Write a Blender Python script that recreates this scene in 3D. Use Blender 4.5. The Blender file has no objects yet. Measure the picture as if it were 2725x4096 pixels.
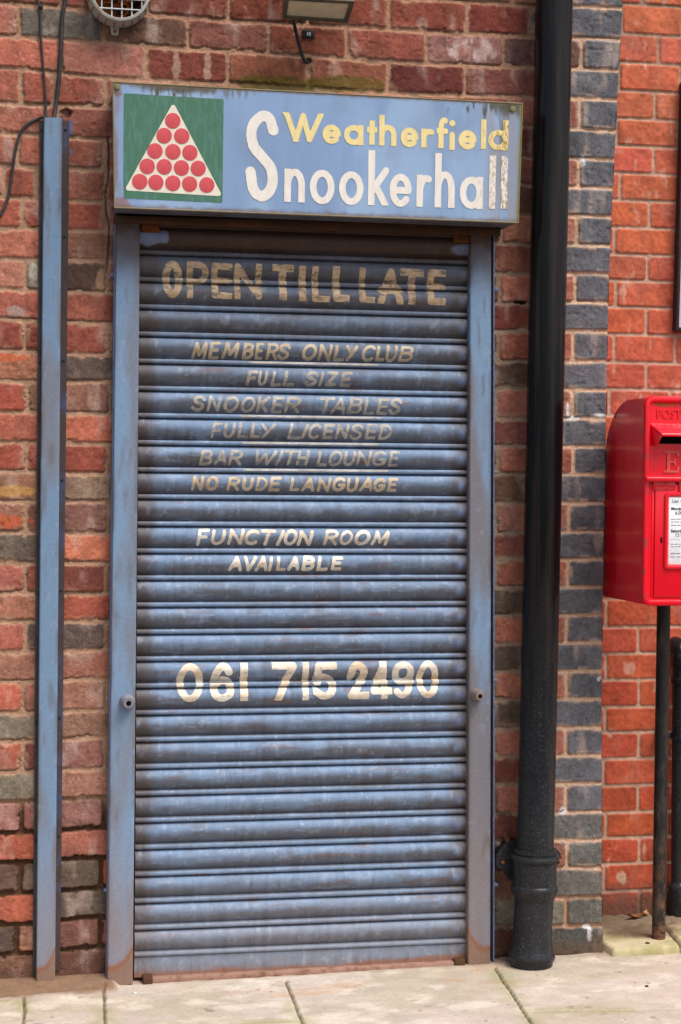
import bpy, bmesh, math, random
import numpy as np
from mathutils import Matrix, Vector

# ------------------------------------------------------------------ camera, sky, sun, exposure
SC = bpy.context.scene
PW, PH = 2725.0, 4096.0
FPX, YAW, PITCH, ROLL = 7498.8651, 0.2005, -0.0223, 0.0095
CAM = np.array([-0.6298, -5.2169, 1.4074])
cy_, sy_ = math.cos(YAW), math.sin(YAW)
FW = np.array([sy_*math.cos(PITCH), cy_*math.cos(PITCH), math.sin(PITCH)])
R0 = np.array([cy_, -sy_, 0.0]); U0 = np.cross(R0, FW)
RT = math.cos(ROLL)*R0 + math.sin(ROLL)*U0
UP = -math.sin(ROLL)*R0 + math.cos(ROLL)*U0
cd = bpy.data.cameras.new('camera'); cam = bpy.data.objects.new('camera', cd)
SC.collection.objects.link(cam); SC.camera = cam
cd.sensor_fit = 'VERTICAL'; cd.sensor_height = 36.0; cd.lens = FPX/PH*36.0
cd.clip_start = 0.05; cd.clip_end = 3000
M4 = Matrix.Identity(4)
for i in range(3):
    M4[i][0], M4[i][1], M4[i][2], M4[i][3] = RT[i], UP[i], -FW[i], CAM[i]
cam.matrix_world = M4

SUN_DIR = Vector((0.55, -0.78, 1.45)).normalized()      # towards the sun
w = bpy.data.worlds.new('World'); SC.world = w; w.use_nodes = True
nt = w.node_tree; bg = nt.nodes['Background']
sky = nt.nodes.new('ShaderNodeTexSky'); sky.sky_type = 'NISHITA'; sky.sun_disc = False
sky.sun_elevation = math.asin(SUN_DIR.z); sky.sun_rotation = math.atan2(SUN_DIR.x, SUN_DIR.y)
sky.dust_density = 3.0; sky.air_density = 1.0
hs = nt.nodes.new('ShaderNodeHueSaturation'); hs.inputs['Saturation'].default_value = 0.45
nt.links.new(sky.outputs[0], hs.inputs['Color']); nt.links.new(hs.outputs[0], bg.inputs[0])
bg.inputs[1].default_value = 0.115
sl = bpy.data.lights.new('sun', 'SUN'); sl.energy = 2.1; sl.angle = math.radians(36); sl.color = (1.0, 0.96, 0.90)
so = bpy.data.objects.new('sun', sl); SC.collection.objects.link(so)
so.rotation_euler = SUN_DIR.to_track_quat('Z', 'Y').to_euler(); so.location = (2, -6, 7)
SC.view_settings.view_transform = 'Standard'; SC.view_settings.look = 'None'
SC.view_settings.exposure = 0.62; SC.view_settings.gamma = 1.0
SC.view_settings.use_curve_mapping = False

# ------------------------------------------------------------------ helpers
COL = SC.collection
rng = np.random.default_rng(7); random.seed(7)

def P(px, py, Y=0.0):
    """photo pixel -> (x, z) on the vertical plane y = Y"""
    px, py = np.asarray(px, float), np.asarray(py, float)
    a, b = (px-PW/2)/FPX, (PH/2-py)/FPX
    dx = a*RT[0]+b*UP[0]+FW[0]; dy = a*RT[1]+b*UP[1]+FW[1]; dz = a*RT[2]+b*UP[2]+FW[2]
    t = (Y-CAM[1])/dy
    return CAM[0]+t*dx, CAM[2]+t*dz
def P3(px, py, Y=0.0):
    x, z = P(px, py, Y); return (float(x), Y, float(z))
def gz(x): return -0.025+0.0145*(np.asarray(x)+0.2)     # pavement level
def PG(px, py, dz=0.0):
    z = 0.0
    for _ in range(6):
        a, b = (px-PW/2)/FPX, (PH/2-py)/FPX
        d = a*RT+b*UP+FW; t = (z-CAM[2])/d[2]; p = CAM+t*d; z = float(gz(p[0]))+dz
    return float(p[0]), float(p[1])

def lin(r, g, b, k=1.0):
    o = []
    for c in (r, g, b):
        c = c/255.0
        o.append(k*(c/12.92 if c <= 0.04045 else ((c+0.055)/1.055)**2.4))
    return np.array(o)
def c4(c): return (float(c[0]), float(c[1]), float(c[2]), 1.0)

def _hash(i, j, s):
    h = (i*374761393 + j*668265263 + s*982451653) & 0xFFFFFFFF
    h = ((h ^ (h >> 13))*1274126177) & 0xFFFFFFFF
    return ((h ^ (h >> 16)) & 0xFFFF)/65535.0
def vn(x, y, s=0):
    xi, yi = np.floor(x).astype(np.int64), np.floor(y).astype(np.int64)
    fx, fy = x-xi, y-yi
    fx = fx*fx*(3-2*fx); fy = fy*fy*(3-2*fy)
    a, b = _hash(xi, yi, s), _hash(xi+1, yi, s); c, d = _hash(xi, yi+1, s), _hash(xi+1, yi+1, s)
    return (a*(1-fx)+b*fx)*(1-fy)+(c*(1-fx)+d*fx)*fy
def fbm(x, y, s=0, o=4):
    v, a, t = 0.0, 1.0, 0.0
    for k in range(o):
        v = v+a*vn(x*2**k, y*2**k, s+k*17); t += a; a *= 0.5
    return v/t
def sst(a, b, x):
    t = np.clip((x-a)/(b-a), 0, 1); return t*t*(3-2*t)
def mix(a, b, t):
    t = np.asarray(t)[..., None]; return a*(1-t)+b*t

def link(name, me, mat, parent=None):
    o = bpy.data.objects.new(name, me); COL.objects.link(o)
    if mat is not None:
        if not me.materials: me.materials.append(mat)
    if parent is not None:
        o.parent = parent
        r = parent
        off = Vector((0, 0, 0))
        while r is not None:
            off += r.location; r = r.parent
        o.location = -off
    return o
def tag(o, label, cat, group=None, kind=None):
    if label: o['label'] = label
    if cat: o['category'] = cat
    if group: o['group'] = group
    if kind: o['kind'] = kind
    return o
def thing(name, label, cat, loc, group=None):
    o = bpy.data.objects.new(name, None); COL.objects.link(o); o.location = loc
    o.empty_display_size = 0.05
    return tag(o, label, cat, group)

def mesh_np(name, V, F, col=None, smooth=True):
    me = bpy.data.meshes.new(name)
    V = np.asarray(V, np.float32); F = np.asarray(F, np.int32)
    n, m = len(V), len(F); k = F.shape[1]
    me.vertices.add(n); me.vertices.foreach_set('co', V.ravel())
    me.loops.add(m*k); me.loops.foreach_set('vertex_index', F.ravel())
    me.polygons.add(m)
    me.polygons.foreach_set('loop_start', np.arange(0, m*k, k, dtype=np.int32))
    me.polygons.foreach_set('loop_total', np.full(m, k, np.int32))
    me.polygons.foreach_set('use_smooth', np.full(m, smooth))
    me.update(calc_edges=True); me.validate()
    if col is not None: set_col(me, col)
    return me
def set_col(me, col):
    a = me.color_attributes.new('Col', 'FLOAT_COLOR', 'POINT')
    c = np.ones((len(col), 4), np.float32); c[:, :3] = np.clip(col, 0.002, 0.95)
    a.data.foreach_set('color', c.ravel())
def mesh_py(name, V, F, smooth=False):
    me = bpy.data.meshes.new(name); me.from_pydata([tuple(map(float, v)) for v in V], [], F)
    me.validate(); me.update()
    if smooth: me.polygons.foreach_set('use_smooth', [True]*len(me.polygons))
    return me
def compact(V, F, *attrs):
    used = np.unique(F); mp = np.zeros(len(V), np.int64); mp[used] = np.arange(len(used))
    return (V[used], mp[F])+tuple(a[used] for a in attrs)
def grid_faces(nx, nz):
    i = np.arange(nx*nz).reshape(nz, nx)
    return np.stack([i[:-1, :-1], i[:-1, 1:], i[1:, 1:], i[1:, :-1]], -1).reshape(-1, 4)

class MB:
    """collects simple solids into one mesh"""
    def __init__(s): s.b = bmesh.new()
    def box(s, x0, x1, y0, y1, z0, z1, bev=0.0, seg=2):
        t = bmesh.new()
        bmesh.ops.create_cube(t, size=1.0)
        for v in t.verts:
            v.co = ((x0+x1)/2+v.co.x*(x1-x0), (y0+y1)/2+v.co.y*(y1-y0), (z0+z1)/2+v.co.z*(z1-z0))
        if bev: bmesh.ops.bevel(t, geom=t.edges[:]+t.verts[:], offset=bev, segments=seg, affect='EDGES', profile=0.5)
        s._merge(t); return s
    def hexa(s, pts, bev=0.0, seg=2):
        """8 points: front quad (TL,TR,BR,BL) then back quad"""
        t = bmesh.new(); v = [t.verts.new(p) for p in pts]
        for f in ((0, 3, 2, 1), (4, 5, 6, 7), (0, 1, 5, 4), (1, 2, 6, 5), (2, 3, 7, 6), (3, 0, 4, 7)):
            t.faces.new([v[i] for i in f])
        bmesh.ops.recalc_face_normals(t, faces=t.faces[:])
        if bev: bmesh.ops.bevel(t, geom=t.edges[:]+t.verts[:], offset=bev, segments=seg, affect='EDGES', profile=0.5)
        s._merge(t); return s
    def _merge(s, t):
        me = bpy.data.meshes.new('tmp'); t.to_mesh(me); t.free(); s.b.from_mesh(me); bpy.data.meshes.remove(me)
    def tube(s, pts, r, n=12, cap=True):
        pts = [Vector(p) for p in pts]; rs = [float(q) for q in r] if isinstance(r, (list, tuple)) else [float(r)]*len(pts)
        rings = []; up = None
        for i, p in enumerate(pts):
            d = (pts[min(i+1, len(pts)-1)]-pts[max(i-1, 0)]).normalized()
            if up is None:
                up = Vector((0, 0, 1)) if abs(d.z) < 0.9 else Vector((0, 1, 0))
            a = d.cross(up).normalized(); up = a.cross(d).normalized()
            rings.append([s.b.verts.new(p+rs[i]*(math.cos(2*math.pi*k/n)*a+math.sin(2*math.pi*k/n)*up)) for k in range(n)])
        for A, B in zip(rings, rings[1:]):
            for k in range(n): s.b.faces.new([A[k], A[(k+1) % n], B[(k+1) % n], B[k]])
        if cap:
            s.b.faces.new(rings[0][::-1]); s.b.faces.new(rings[-1])
        return s
    def lathe(s, prof, base, axis, n=32, cap=True):
        """prof: (radius, distance along axis) list"""
        base, axis = Vector(base), Vector(axis).normalized()
        a = axis.orthogonal().normalized(); b = axis.cross(a)
        rings = [[s.b.verts.new(base+axis*float(h)+float(max(r, 1e-5))*(math.cos(2*math.pi*k/n)*a+math.sin(2*math.pi*k/n)*b)) for k in range(n)] for r, h in prof]
        for A, B in zip(rings, rings[1:]):
            for k in range(n): s.b.faces.new([A[k], A[(k+1) % n], B[(k+1) % n], B[k]])
        if cap:
            s.b.faces.new(rings[0][::-1]); s.b.faces.new(rings[-1])
        return s
    def build(s, name, mat, parent=None, smooth=True, ang=35):
        bmesh.ops.recalc_face_normals(s.b, faces=s.b.faces[:])
        me = bpy.data.meshes.new(name); s.b.to_mesh(me); s.b.free()
        if smooth:
            me.polygons.foreach_set('use_smooth', [True]*len(me.polygons))
            me.set_sharp_from_angle(angle=math.radians(ang))
        return link(name, me, mat, parent)

def spl(pts, n=10):
    """catmull-rom through points"""
    p = [np.array(q, float) for q in pts]; p = [2*p[0]-p[1]]+p+[2*p[-1]-p[-2]]
    o = []
    for i in range(1, len(p)-2):
        for k in range(n):
            t = k/n
            o.append(0.5*((2*p[i])+(-p[i-1]+p[i+1])*t+(2*p[i-1]-5*p[i]+4*p[i+1]-p[i+2])*t*t+(-p[i-1]+3*p[i]-3*p[i+1]+p[i+2])*t**3))
    o.append(p[-2]); return o

# ------------------------------------------------------------------ materials
def mat_base(name):
    m = bpy.data.materials.new(name); m.use_nodes = True
    return m, m.node_tree, m.node_tree.nodes['Principled BSDF']
def N(nt, t, **kw):
    n = nt.nodes.new(t)
    for k, v in kw.items():
        if k in n.inputs: n.inputs[k].default_value = v
        else: setattr(n, k, v)
    return n
def noise(nt, scale, detail=5.0, rough=0.6, stretch=None):
    tc = N(nt, 'ShaderNodeTexCoord'); n = N(nt, 'ShaderNodeTexNoise')
    n.inputs['Scale'].default_value = scale; n.inputs['Detail'].default_value = detail; n.inputs['Roughness'].default_value = rough
    if stretch:
        mp = N(nt, 'ShaderNodeMapping'); mp.inputs['Scale'].default_value = stretch
        nt.links.new(tc.outputs['Object'], mp.inputs[0]); nt.links.new(mp.outputs[0], n.inputs['Vector'])
    else: nt.links.new(tc.outputs['Object'], n.inputs['Vector'])
    return n.outputs['Fac']
def ramp(nt, src, p0, p1, c0=(0, 0, 0, 1), c1=(1, 1, 1, 1)):
    r = N(nt, 'ShaderNodeValToRGB'); r.color_ramp.elements[0].position = p0; r.color_ramp.elements[1].position = p1
    r.color_ramp.elements[0].color = c0; r.color_ramp.elements[1].color = c1
    nt.links.new(src, r.inputs[0]); return r.outputs[0]
def mixc(nt, fac, a, b, mode='MIX'):
    m = N(nt, 'ShaderNodeMix', data_type='RGBA', blend_type=mode)
    if isinstance(fac, (int, float)): m.inputs[0].default_value = fac
    else: nt.links.new(fac, m.inputs[0])
    for v, i in ((a, 6), (b, 7)):
        if hasattr(v, 'is_output'): nt.links.new(v, m.inputs[i])
        else: m.inputs[i].default_value = v
    return m.outputs[2]
def bump(nt, bs, src, strength, dist):
    b = N(nt, 'ShaderNodeBump'); b.inputs['Strength'].default_value = strength; b.inputs['Distance'].default_value = dist
    nt.links.new(src, b.inputs['Height']); nt.links.new(b.outputs[0], bs.inputs['Normal'])
def mat_attr(name, rough=0.9, spec=0.25, sc=260, var=0.35, bstr=0.5, bdist=0.002, stretch=None, coat=0.0):
    m, nt, bs = mat_base(name)
    at = N(nt, 'ShaderNodeAttribute', attribute_name='Col')
    f = noise(nt, sc, 6, 0.7, stretch)
    v = ramp(nt, f, 0.25, 0.75, (1-var, 1-var, 1-var, 1), (1+var, 1+var, 1+var, 1))
    nt.links.new(mixc(nt, 1.0, at.outputs['Color'], v, 'MULTIPLY'), bs.inputs['Base Color'])
    bs.inputs['Roughness'].default_value = rough; bs.inputs['Specular IOR Level'].default_value = spec
    bs.inputs['Coat Weight'].default_value = coat
    bump(nt, bs, f, bstr, bdist); return m
def mat_plain(name, c, rough=0.6, spec=0.4, c2=None, sc=40, lo=0.45, hi=0.7, bstr=0.2, bdist=0.001, metal=0.0, stretch=None, var=0.15):
    m, nt, bs = mat_base(name)
    f = noise(nt, sc, 6, 0.65, stretch)
    c2 = c*0.6 if c2 is None else c2
    base = mixc(nt, ramp(nt, f, lo, hi), c4(c), c4(c2))
    f2 = noise(nt, sc*6, 4, 0.7)
    v = ramp(nt, f2, 0.25, 0.75, (1-var, 1-var, 1-var, 1), (1+var, 1+var, 1+var, 1))
    nt.links.new(mixc(nt, 1.0, base, v, 'MULTIPLY'), bs.inputs['Base Color'])
    bs.inputs['Roughness'].default_value = rough; bs.inputs['Specular IOR Level'].default_value = spec; bs.inputs['Metallic'].default_value = metal
    bump(nt, bs, f2, bstr, bdist); return m
KB = 0.92
m_brick = mat_attr('old brick and mortar', 0.93, 0.15, 170, 0.36, 0.8, 0.003)
m_red = mat_attr('smooth red brick', 0.85, 0.25, 300, 0.16, 0.3, 0.0012)
m_stone = mat_attr('paving stone', 0.92, 0.2, 90, 0.16, 0.4, 0.0025)
m_steel = mat_attr('weathered blue painted steel', 0.62, 0.35, 120, 0.14, 0.16, 0.001)
m_signp = mat_attr('faded sign paint', 0.5, 0.4, 60, 0.07, 0.12, 0.0006, (9, 1, 1))
BLUE = lin(112, 134, 172); BLUEL = lin(134, 158, 200); BROWN = lin(72, 56, 46); RUST = lin(140, 76, 40); GREYB = lin(112, 112, 118)

# ------------------------------------------------------------------ brickwork
def brick_field(xs, zs, lines, joints, pal, mortar, seed, soft=0.0045, halfm=0.0055, proud=0.004, rec=None, smear=0.5, irr=0.0028, edgechip=1.0, extra=None, desat=0.0, gain=1.0, crisp=None):
    """height and colour of brickwork on the grid xs * zs.
    lines: list of (xk, zk) polylines top to bottom; joints[row]: sorted x list; pal[row]: colours of the bricks between joints"""
    nx, nz = len(xs), len(zs)
    X, Z = np.meshgrid(xs, zs)
    kc = 1.0 if crisp is None else crisp(X)
    Xp = X+kc*(irr*(fbm(X*85, Z*85, seed+1, 4)-0.5)*2.4+0.004*(vn(X*9, Z*9, seed+3)-0.5))
    Zp = Z+kc*(irr*(fbm(X*75, Z*85, seed+2, 4)-0.5)*2.4+0.005*(vn(X*7, Z*7, seed+4)-0.5))
    L = np.stack([np.interp(xs, np.array(a), np.array(b)) for a, b in lines])       # lines x nx (descending z)
    row = np.zeros((nz, nx), int); zt = np.zeros((nz, nx)); zb = np.zeros((nz, nx))
    for k in range(len(lines)-1):
        mk = (Zp <= L[k][None, :]) & (Zp > L[k+1][None, :])
        row[mk] = k; zt = np.where(mk, L[k][None, :], zt); zb = np.where(mk, L[k+1][None, :], zb)
    xl = np.zeros((nz, nx)); xr = np.ones((nz, nx)); col = np.zeros((nz, nx, 3)); bid = np.zeros((nz, nx), int)
    for k in range(len(lines)-1):
        mk = row == k
        if not mk.any(): continue
        j = np.array([xs[0]-0.1]+list(joints[k])+[xs[-1]+0.05 if xs[-1] > 2 else 1.262]); i = np.clip(np.searchsorted(j, Xp[mk])-1, 0, len(j)-2)
        xl[mk] = j[i]; xr[mk] = j[i+1]; c = pal[k]
        col[mk] = np.array([c[min(q, len(c)-1)] for q in range(len(j)-1)])[i]; bid[mk] = k*64+i
    hx = (xr-xl)/2-halfm*(0.80+0.20*kc); hz = (zt-zb)/2-halfm*(0.80+0.20*kc)
    qx = np.abs(Xp-(xl+xr)/2)-hx; qz = np.abs(Zp-(zt+zb)/2)-hz
    rc = 0.006+0.006*_hash(bid, bid*3, seed)
    d = -(np.hypot(np.maximum(qx+rc, 0), np.maximum(qz+rc, 0))+np.minimum(np.maximum(qx+rc, qz+rc), 0)-rc)   # >0 inside a brick
    chip = sst(0.60, 0.80, fbm(X*38+bid*0.37, Z*38, seed+9, 3))*edgechip*kc
    d = d-chip*0.006*(d < 0.016)
    h1 = _hash(bid, bid*7+1, seed+5); h2 = _hash(bid*3, bid+11, seed+6)
    inb = sst(-soft*0.3, soft, d)
    f1 = fbm(X*30, Z*30, seed+20, 4); f2 = fbm(X*110, Z*110, seed+21, 3); f3 = fbm(X*14+bid*1.7, Z*20, seed+22, 3)
    pit = sst(0.66, 0.80, fbm(X*60+bid, Z*60, seed+25, 3))
    hb = proud*(0.6+0.8*h1)+0.0022*(f1-0.5)*2+0.0010*(f2-0.5)*2+(X-(xl+xr)/2)*0.02*(h2-0.5)-0.0022*pit*edgechip
    hm = 0.0022*(fbm(X*45, Z*45, seed+30, 4)-0.5)*2+0.0010*(f2-0.5)*2
    if rec is not None: hm = hm-rec(X, Z)
    crack = sst(0.0030, 0.0, np.abs(d+0.0004))*sst(0.42, 0.62, fbm(X*10, Z*12, seed+33, 2))*(Zp < (zt+zb)/2+0.012)
    h = hm*(1-inb)+hb*inb-0.006*crack*edgechip
    # albedo
    lum = (col@np.array([.3, .55, .15]))[..., None]; col = (col*(1-desat)+lum*desat)*gain
    streak = fbm(X*28+bid*2.1, Z*7+bid, seed+40, 3)
    cb = col*(1+0.44*(f3-0.5)[..., None]+0.36*(streak-0.5)[..., None]+0.55*(f2-0.5)[..., None]+0.35*(f1-0.5)[..., None])
    cb = mix(cb, np.broadcast_to(lin(205, 180, 165)*KB, cb.shape), 0.42*sst(0.60, 0.85, fbm(X*22+bid*0.9, Z*9, seed+42, 4))*smear)
    cb = mix(cb, np.broadcast_to(lin(70, 58, 56)*KB, cb.shape), 0.28*sst(0.58, 0.84, fbm(X*16+bid*1.3, Z*12, seed+43, 4))*smear)
    mc = mortar(X, Z)*(1+0.30*(f2-0.5)[..., None]+0.22*(f1-0.5)[..., None])
    msm = sst(0.50, 0.72, fbm(X*26, Z*26, seed+44, 4))*sst(0.014, 0.0, d)*smear
    C = mix(mc, cb, inb*(1-0.75*msm))
    if extra is not None: C, h = extra(X, Z, C, h, d, row)
    return X, Z, h, C, row

YROWA = [-112, 17, 146, 276, 418, 537, 666, 791, 914, 1036, 1159, 1280, 1405, 1528, 1651, 1770, 1887, 2008, 2131, 2252, 2373, 2488, 2609, 2728, 2849, 2963, 3089, 3208, 3333, 3450, 3573, 3696, 3815, 3935]
YROWB = [-88, 40, 170, 310, 431, 558, 677, 806, 925, 1045, 1172, 1293, 1418, 1526, 1655, 1774, 1893, 2008, 2134, 2252, 2373, 2484, 2600, 2717, 2842, 2950, 3074, 3193, 3316, 3433, 3556, 3670, 3789, 3915]
YROWR = [20, 143, 267, 388, 500, 628, 736, 855, 974, 1094, 1213, 1324, 1445, 1554, 1680, 1786, 1895, 2010, 2131, 2237, 2348, 2460, 2573, 2685, 2798, 2912, 3025, 3136, 3255, 3361, 3470, 3593, 3707, 3830]
YROWQ = [27, 153, 277, 395, 519, 635, 751, 865, 981, 1094, 1210, 1324, 1445, 1561, 1675, 1786, 1897, 2012, 2126, 2237, 2348, 2460, 2571, 2685, 2796, 2910, 3022, 3133, 3247, 3361, 3472, 3588, 3702, 3825]
MIDT = {1: [(600, 60), (920, 85), (1472, 112), (1788, 132)], 2: [(750, 195), (1050, 215), (1300, 232), (1472, 244), (1788, 258)], 3: [(600, 321), (1050, 344), (1330, 362), (1702, 378)]}
lines = []
for k in range(len(YROWA)):
    pts = [(80, YROWA[k]), (365, YROWB[k])]+MIDT.get(k, [])+[(2040, YROWR[k]), (2350, YROWQ[k])]
    xz = [P(a, b) for a, b in pts]
    X_ = [float(q[0]) for q in xz]; Z_ = [float(q[1]) for q in xz]
    lines.append(([-3.5]+X_+[2.0], [Z_[0]]+Z_+[Z_[-1]]))
lines = [([-3.5, 2], [lines[0][1][0]+0.0875*j]*2) for j in (9, 8, 7, 6, 5, 4, 3, 2, 1)]+lines
NX = 9                                                    # courses added above the frame
JL = {0: [246, 590, 918, 1235, 1558, 1868, 2120], 1: [76, 416, 750, 1073, 1391, 1706, 2014, 2328], 2: [-90, 244, 587, 912, 1236, 1553, 1860, 2170],
      3: [83, 424, 2040, 2320], 4: [230, 2040, 2195], 5: [76, 415, 2050, 2315], 6: [20, 146, 424, 2190], 7: [91, 433, 2004, 2308], 8: [240, 2190], 9: [102, 428, 1997, 2301],
      10: [230, 2190], 11: [98, 435, 1992, 2293], 12: [230, 2185], 13: [108, 439, 1987, 2291], 14: [230, 2185], 15: [106, 431, 1994, 2293], 16: [230, 2180], 17: [104, 431, 1982, 2276],
      18: [225, 2180], 19: [102, 424, 1982, 2271], 20: [225, 2180], 21: [102, 424, 1972, 2267], 22: [225, 2170], 23: [91, 424, 1973, 2266], 24: [225, 2170], 25: [93, 418, 1976, 2264], 26: [220, 2170],
      27: [88, 414, 1980, 2264], 28: [215, 2160], 29: [83, 407, 1976, 2269], 30: [210, 2160], 31: [66, 403, 1976, 2266], 32: [200, 2160]}
BLK = (98, 96, 107)
CL = {0: [(140, 75, 60), (135, 68, 56), (120, 58, 46), (122, 56, 40), (135, 62, 45), (140, 68, 52), (125, 55, 46), BLK],
      1: [(165, 95, 80), (112, 100, 94), (105, 72, 58), (130, 75, 65), (128, 64, 46), (148, 74, 60), (152, 100, 94), (112, 76, 72), BLK],
      2: [(170, 95, 76), (180, 95, 76), (166, 98, 84), (122, 58, 48), (142, 78, 54), (140, 78, 58), (106, 48, 44), (132, 74, 66), BLK],
      3: [(160, 85, 68), (152, 76, 60), (140, 75, 62), (165, 95, 80), BLK], 4: [(165, 95, 78), (138, 78, 66), (115, 55, 50), BLK],
      5: [(160, 90, 72), (152, 84, 68), (125, 60, 52), (165, 98, 82), BLK], 6: [(175, 120, 100), (158, 78, 62), (158, 92, 76), (105, 66, 58), BLK],
      7: [(168, 84, 65), (160, 79, 62), (120, 62, 52), (170, 105, 86), BLK], 8: [(180, 100, 80), (148, 98, 80), BLK],
      9: [(180, 110, 92), (98, 72, 64), (125, 65, 55), (170, 96, 76), BLK], 10: [(170, 90, 75), (160, 85, 68), BLK],
      11: [(150, 70, 58), (154, 75, 60), (120, 60, 50), (170, 90, 72), BLK], 12: [(172, 105, 80), (104, 84, 78), BLK],
      13: [(170, 75, 58), (140, 90, 78), (120, 68, 58), (165, 96, 80), BLK], 14: [(175, 90, 70), (186, 96, 70), BLK],
      15: [(165, 75, 58), (150, 70, 55), (128, 64, 52), (165, 90, 72), BLK], 16: [(152, 98, 76), (138, 108, 92), BLK],
      17: [(150, 95, 80), (130, 84, 76), (130, 80, 70), (160, 100, 84), BLK], 18: [(105, 88, 80), (196, 106, 76), BLK],
      19: [(175, 95, 82), (130, 65, 55), (138, 82, 68), (176, 98, 78), BLK], 20: [(165, 100, 80), (160, 75, 58), BLK],
      21: [(170, 90, 75), (98, 79, 76), (150, 90, 75), (176, 100, 78), BLK], 22: [(160, 103, 86), (158, 94, 77), BLK],
      23: [(185, 90, 70), (160, 103, 87), (166, 96, 75), (178, 106, 84), BLK], 24: [(130, 115, 102), (150, 105, 88), BLK],
      25: [(168, 84, 66), (148, 93, 86), (142, 85, 72), (170, 100, 84), BLK], 26: [(125, 112, 98), (165, 110, 92), BLK],
      27: [(150, 93, 88), (142, 92, 87), (116, 70, 62), (165, 100, 84), BLK], 28: [(168, 82, 60), (156, 88, 74), (100, 96, 98)],
      29: [(104, 77, 69), (94, 77, 68), (105, 66, 56), (150, 96, 82), (101, 96, 97)], 30: [(170, 84, 62), (88, 74, 67), (103, 97, 96)],
      31: [(90, 72, 68), (124, 79, 71), (105, 90, 76), (120, 110, 98), (98, 93, 91)], 32: [(120, 80, 65), (105, 64, 54), (82, 82, 84)]}  # bricks left of the pipe include its shade in these colours
RIGHT = {6: (100, 65, 58), 8: (135, 75, 60), 10: (125, 60, 48), 12: (96, 66, 56), 14: (136, 76, 70), 16: (110, 75, 62), 18: (140, 75, 65), 20: (95, 75, 65), 22: (100, 80, 70), 24: (100, 80, 70), 26: (125, 65, 55), 28: (110, 58, 52), 30: (115, 76, 62), 32: (92, 52, 46)}  # bricks between door and pipe, the pipe's shadow darkening their colours
SECONDA = {3: (155, 78, 62), 5: (165, 90, 72), 7: (165, 80, 62), 9: (140, 128, 116), 11: (150, 72, 58), 13: (140, 95, 80), 15: (165, 78, 62), 17: (130, 80, 70), 19: (145, 75, 62), 21: (100, 80, 75), 23: (165, 100, 85), 25: (130, 70, 65), 27: (150, 88, 80), 29: (115, 92, 80), 31: (160, 104, 84)}
joints, pal = [], []
RR = random.Random(5)
def rndbrick():
    a = RR.random()
    if a < 0.62: c = (150+RR.randint(-25, 25), 78+RR.randint(-14, 16), 62+RR.randint(-12, 14))
    elif a < 0.85: c = (118+RR.randint(-15, 15), 72, 62)
    else: c = (112, 96, 88)
    return lin(*c)*KB
PITCHB = 0.2345
for k in range(len(lines)-1):
    r = k-NX
    if r < 0:
        j = [-3.3+PITCHB*(i+0.5*(k % 2)) for i in range(19)]; j = [q for q in j if q < 0.95]+[1.11 if k % 2 else 1.19-0.16]
        joints.append(j); pal.append([rndbrick() for _ in range(len(j))]+[lin(*BLK)*KB]); continue
    ymid = (YROWA[r]+YROWA[r+1])/2; yq = (YROWQ[r]+YROWQ[r+1])/2
    js = list(JL[r]); cs = [lin(*c)*KB for c in CL[r]]
    if r >= 3:                                            # rows beside the door
        if len(js) >= 4:                                  # A1 | A2.. hidden joint at the trunking | B | hidden door | R | closer | header
            nj = [js[0], 215, js[1], 700, 1950][:4] if r in (3, 5) else [js[0], 215, js[1], 700]
            if r == 6: nj = [js[0], js[1], js[2], 700]; tail = [js[3]]
            else: tail = js[2:]
            base = cs
            if r == 6: cs2 = [base[0], base[1], base[2], lin(150, 85, 70)*KB, base[3], base[4]]
            else: cs2 = [base[0], lin(*SECONDA.get(r, (150, 80, 64)))*KB, base[1], lin(175, 82, 52)*KB if r == 29 else lin(150, 88, 74)*KB, base[2] if r in (3, 5) else lin(140, 80, 66)*KB]
            if r not in (6,):
                cs2 = cs2[:4]+[base[2]]+base[2:] if len(tail) == 2 else cs2
                # bricks: A1, A2, B, small, (hidden) , R, closer, header
                cs2 = [base[0], cs2[1], base[1], cs2[3], base[2], base[-2], base[-1]]
                if len(nj)+len(tail)+1 > len(cs2): cs2.insert(4, base[2])
            js, cs = nj+tail, cs2
        else:
            base = cs; js = [js[0], 700]+js[1:]
            cs = [base[0], base[1], lin(*RIGHT.get(r, (125, 70, 60)))*KB, base[-1]] if r != 4 else [base[0], base[1], lin(115, 52, 46)*KB, lin(115, 52, 46)*KB, base[-1]]
    if 3 <= r <= 8:                                       # courses behind the sign
        g0 = max(i for i, a in enumerate(js) if a < 800); a = js[g0]+318; i = g0+1
        while a < js[i]-120: js.insert(i, a); cs.insert(i, rndbrick()); i += 1; a += 318
    xj = [float(P(a, ymid if a < 1800 else yq)[0]) for a in js]
    ext, ec = [], []
    x = xj[0]
    while x > -3.3:
        x -= PITCHB; ext.insert(0, x); ec.insert(0, rndbrick())
    joints.append(ext+xj); pal.append(ec+cs)

EDGE = [(2489, -60), (2487, 64), (2452, 733), (2433, 1183), (2423, 1791), (2411, 2365), (2406, 2846), (2408.7, 3642), (2412, 3830)]
ex = np.array([P(a, b) for a, b in EDGE])
def qedge(z): return np.interp(z, ex[::-1, 1], ex[::-1, 0])
def zigzag(a, b, s): return np.arange(a, b, s)
xs = np.concatenate([np.arange(-3.0, -0.66, 0.016), np.arange(-0.66, 1.20, 0.0030), np.arange(1.20, 1.2701, 0.003)])
zs = np.concatenate([np.arange(-0.075, 2.83, 0.0030), np.arange(2.832, 3.55, 0.014)])

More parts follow.
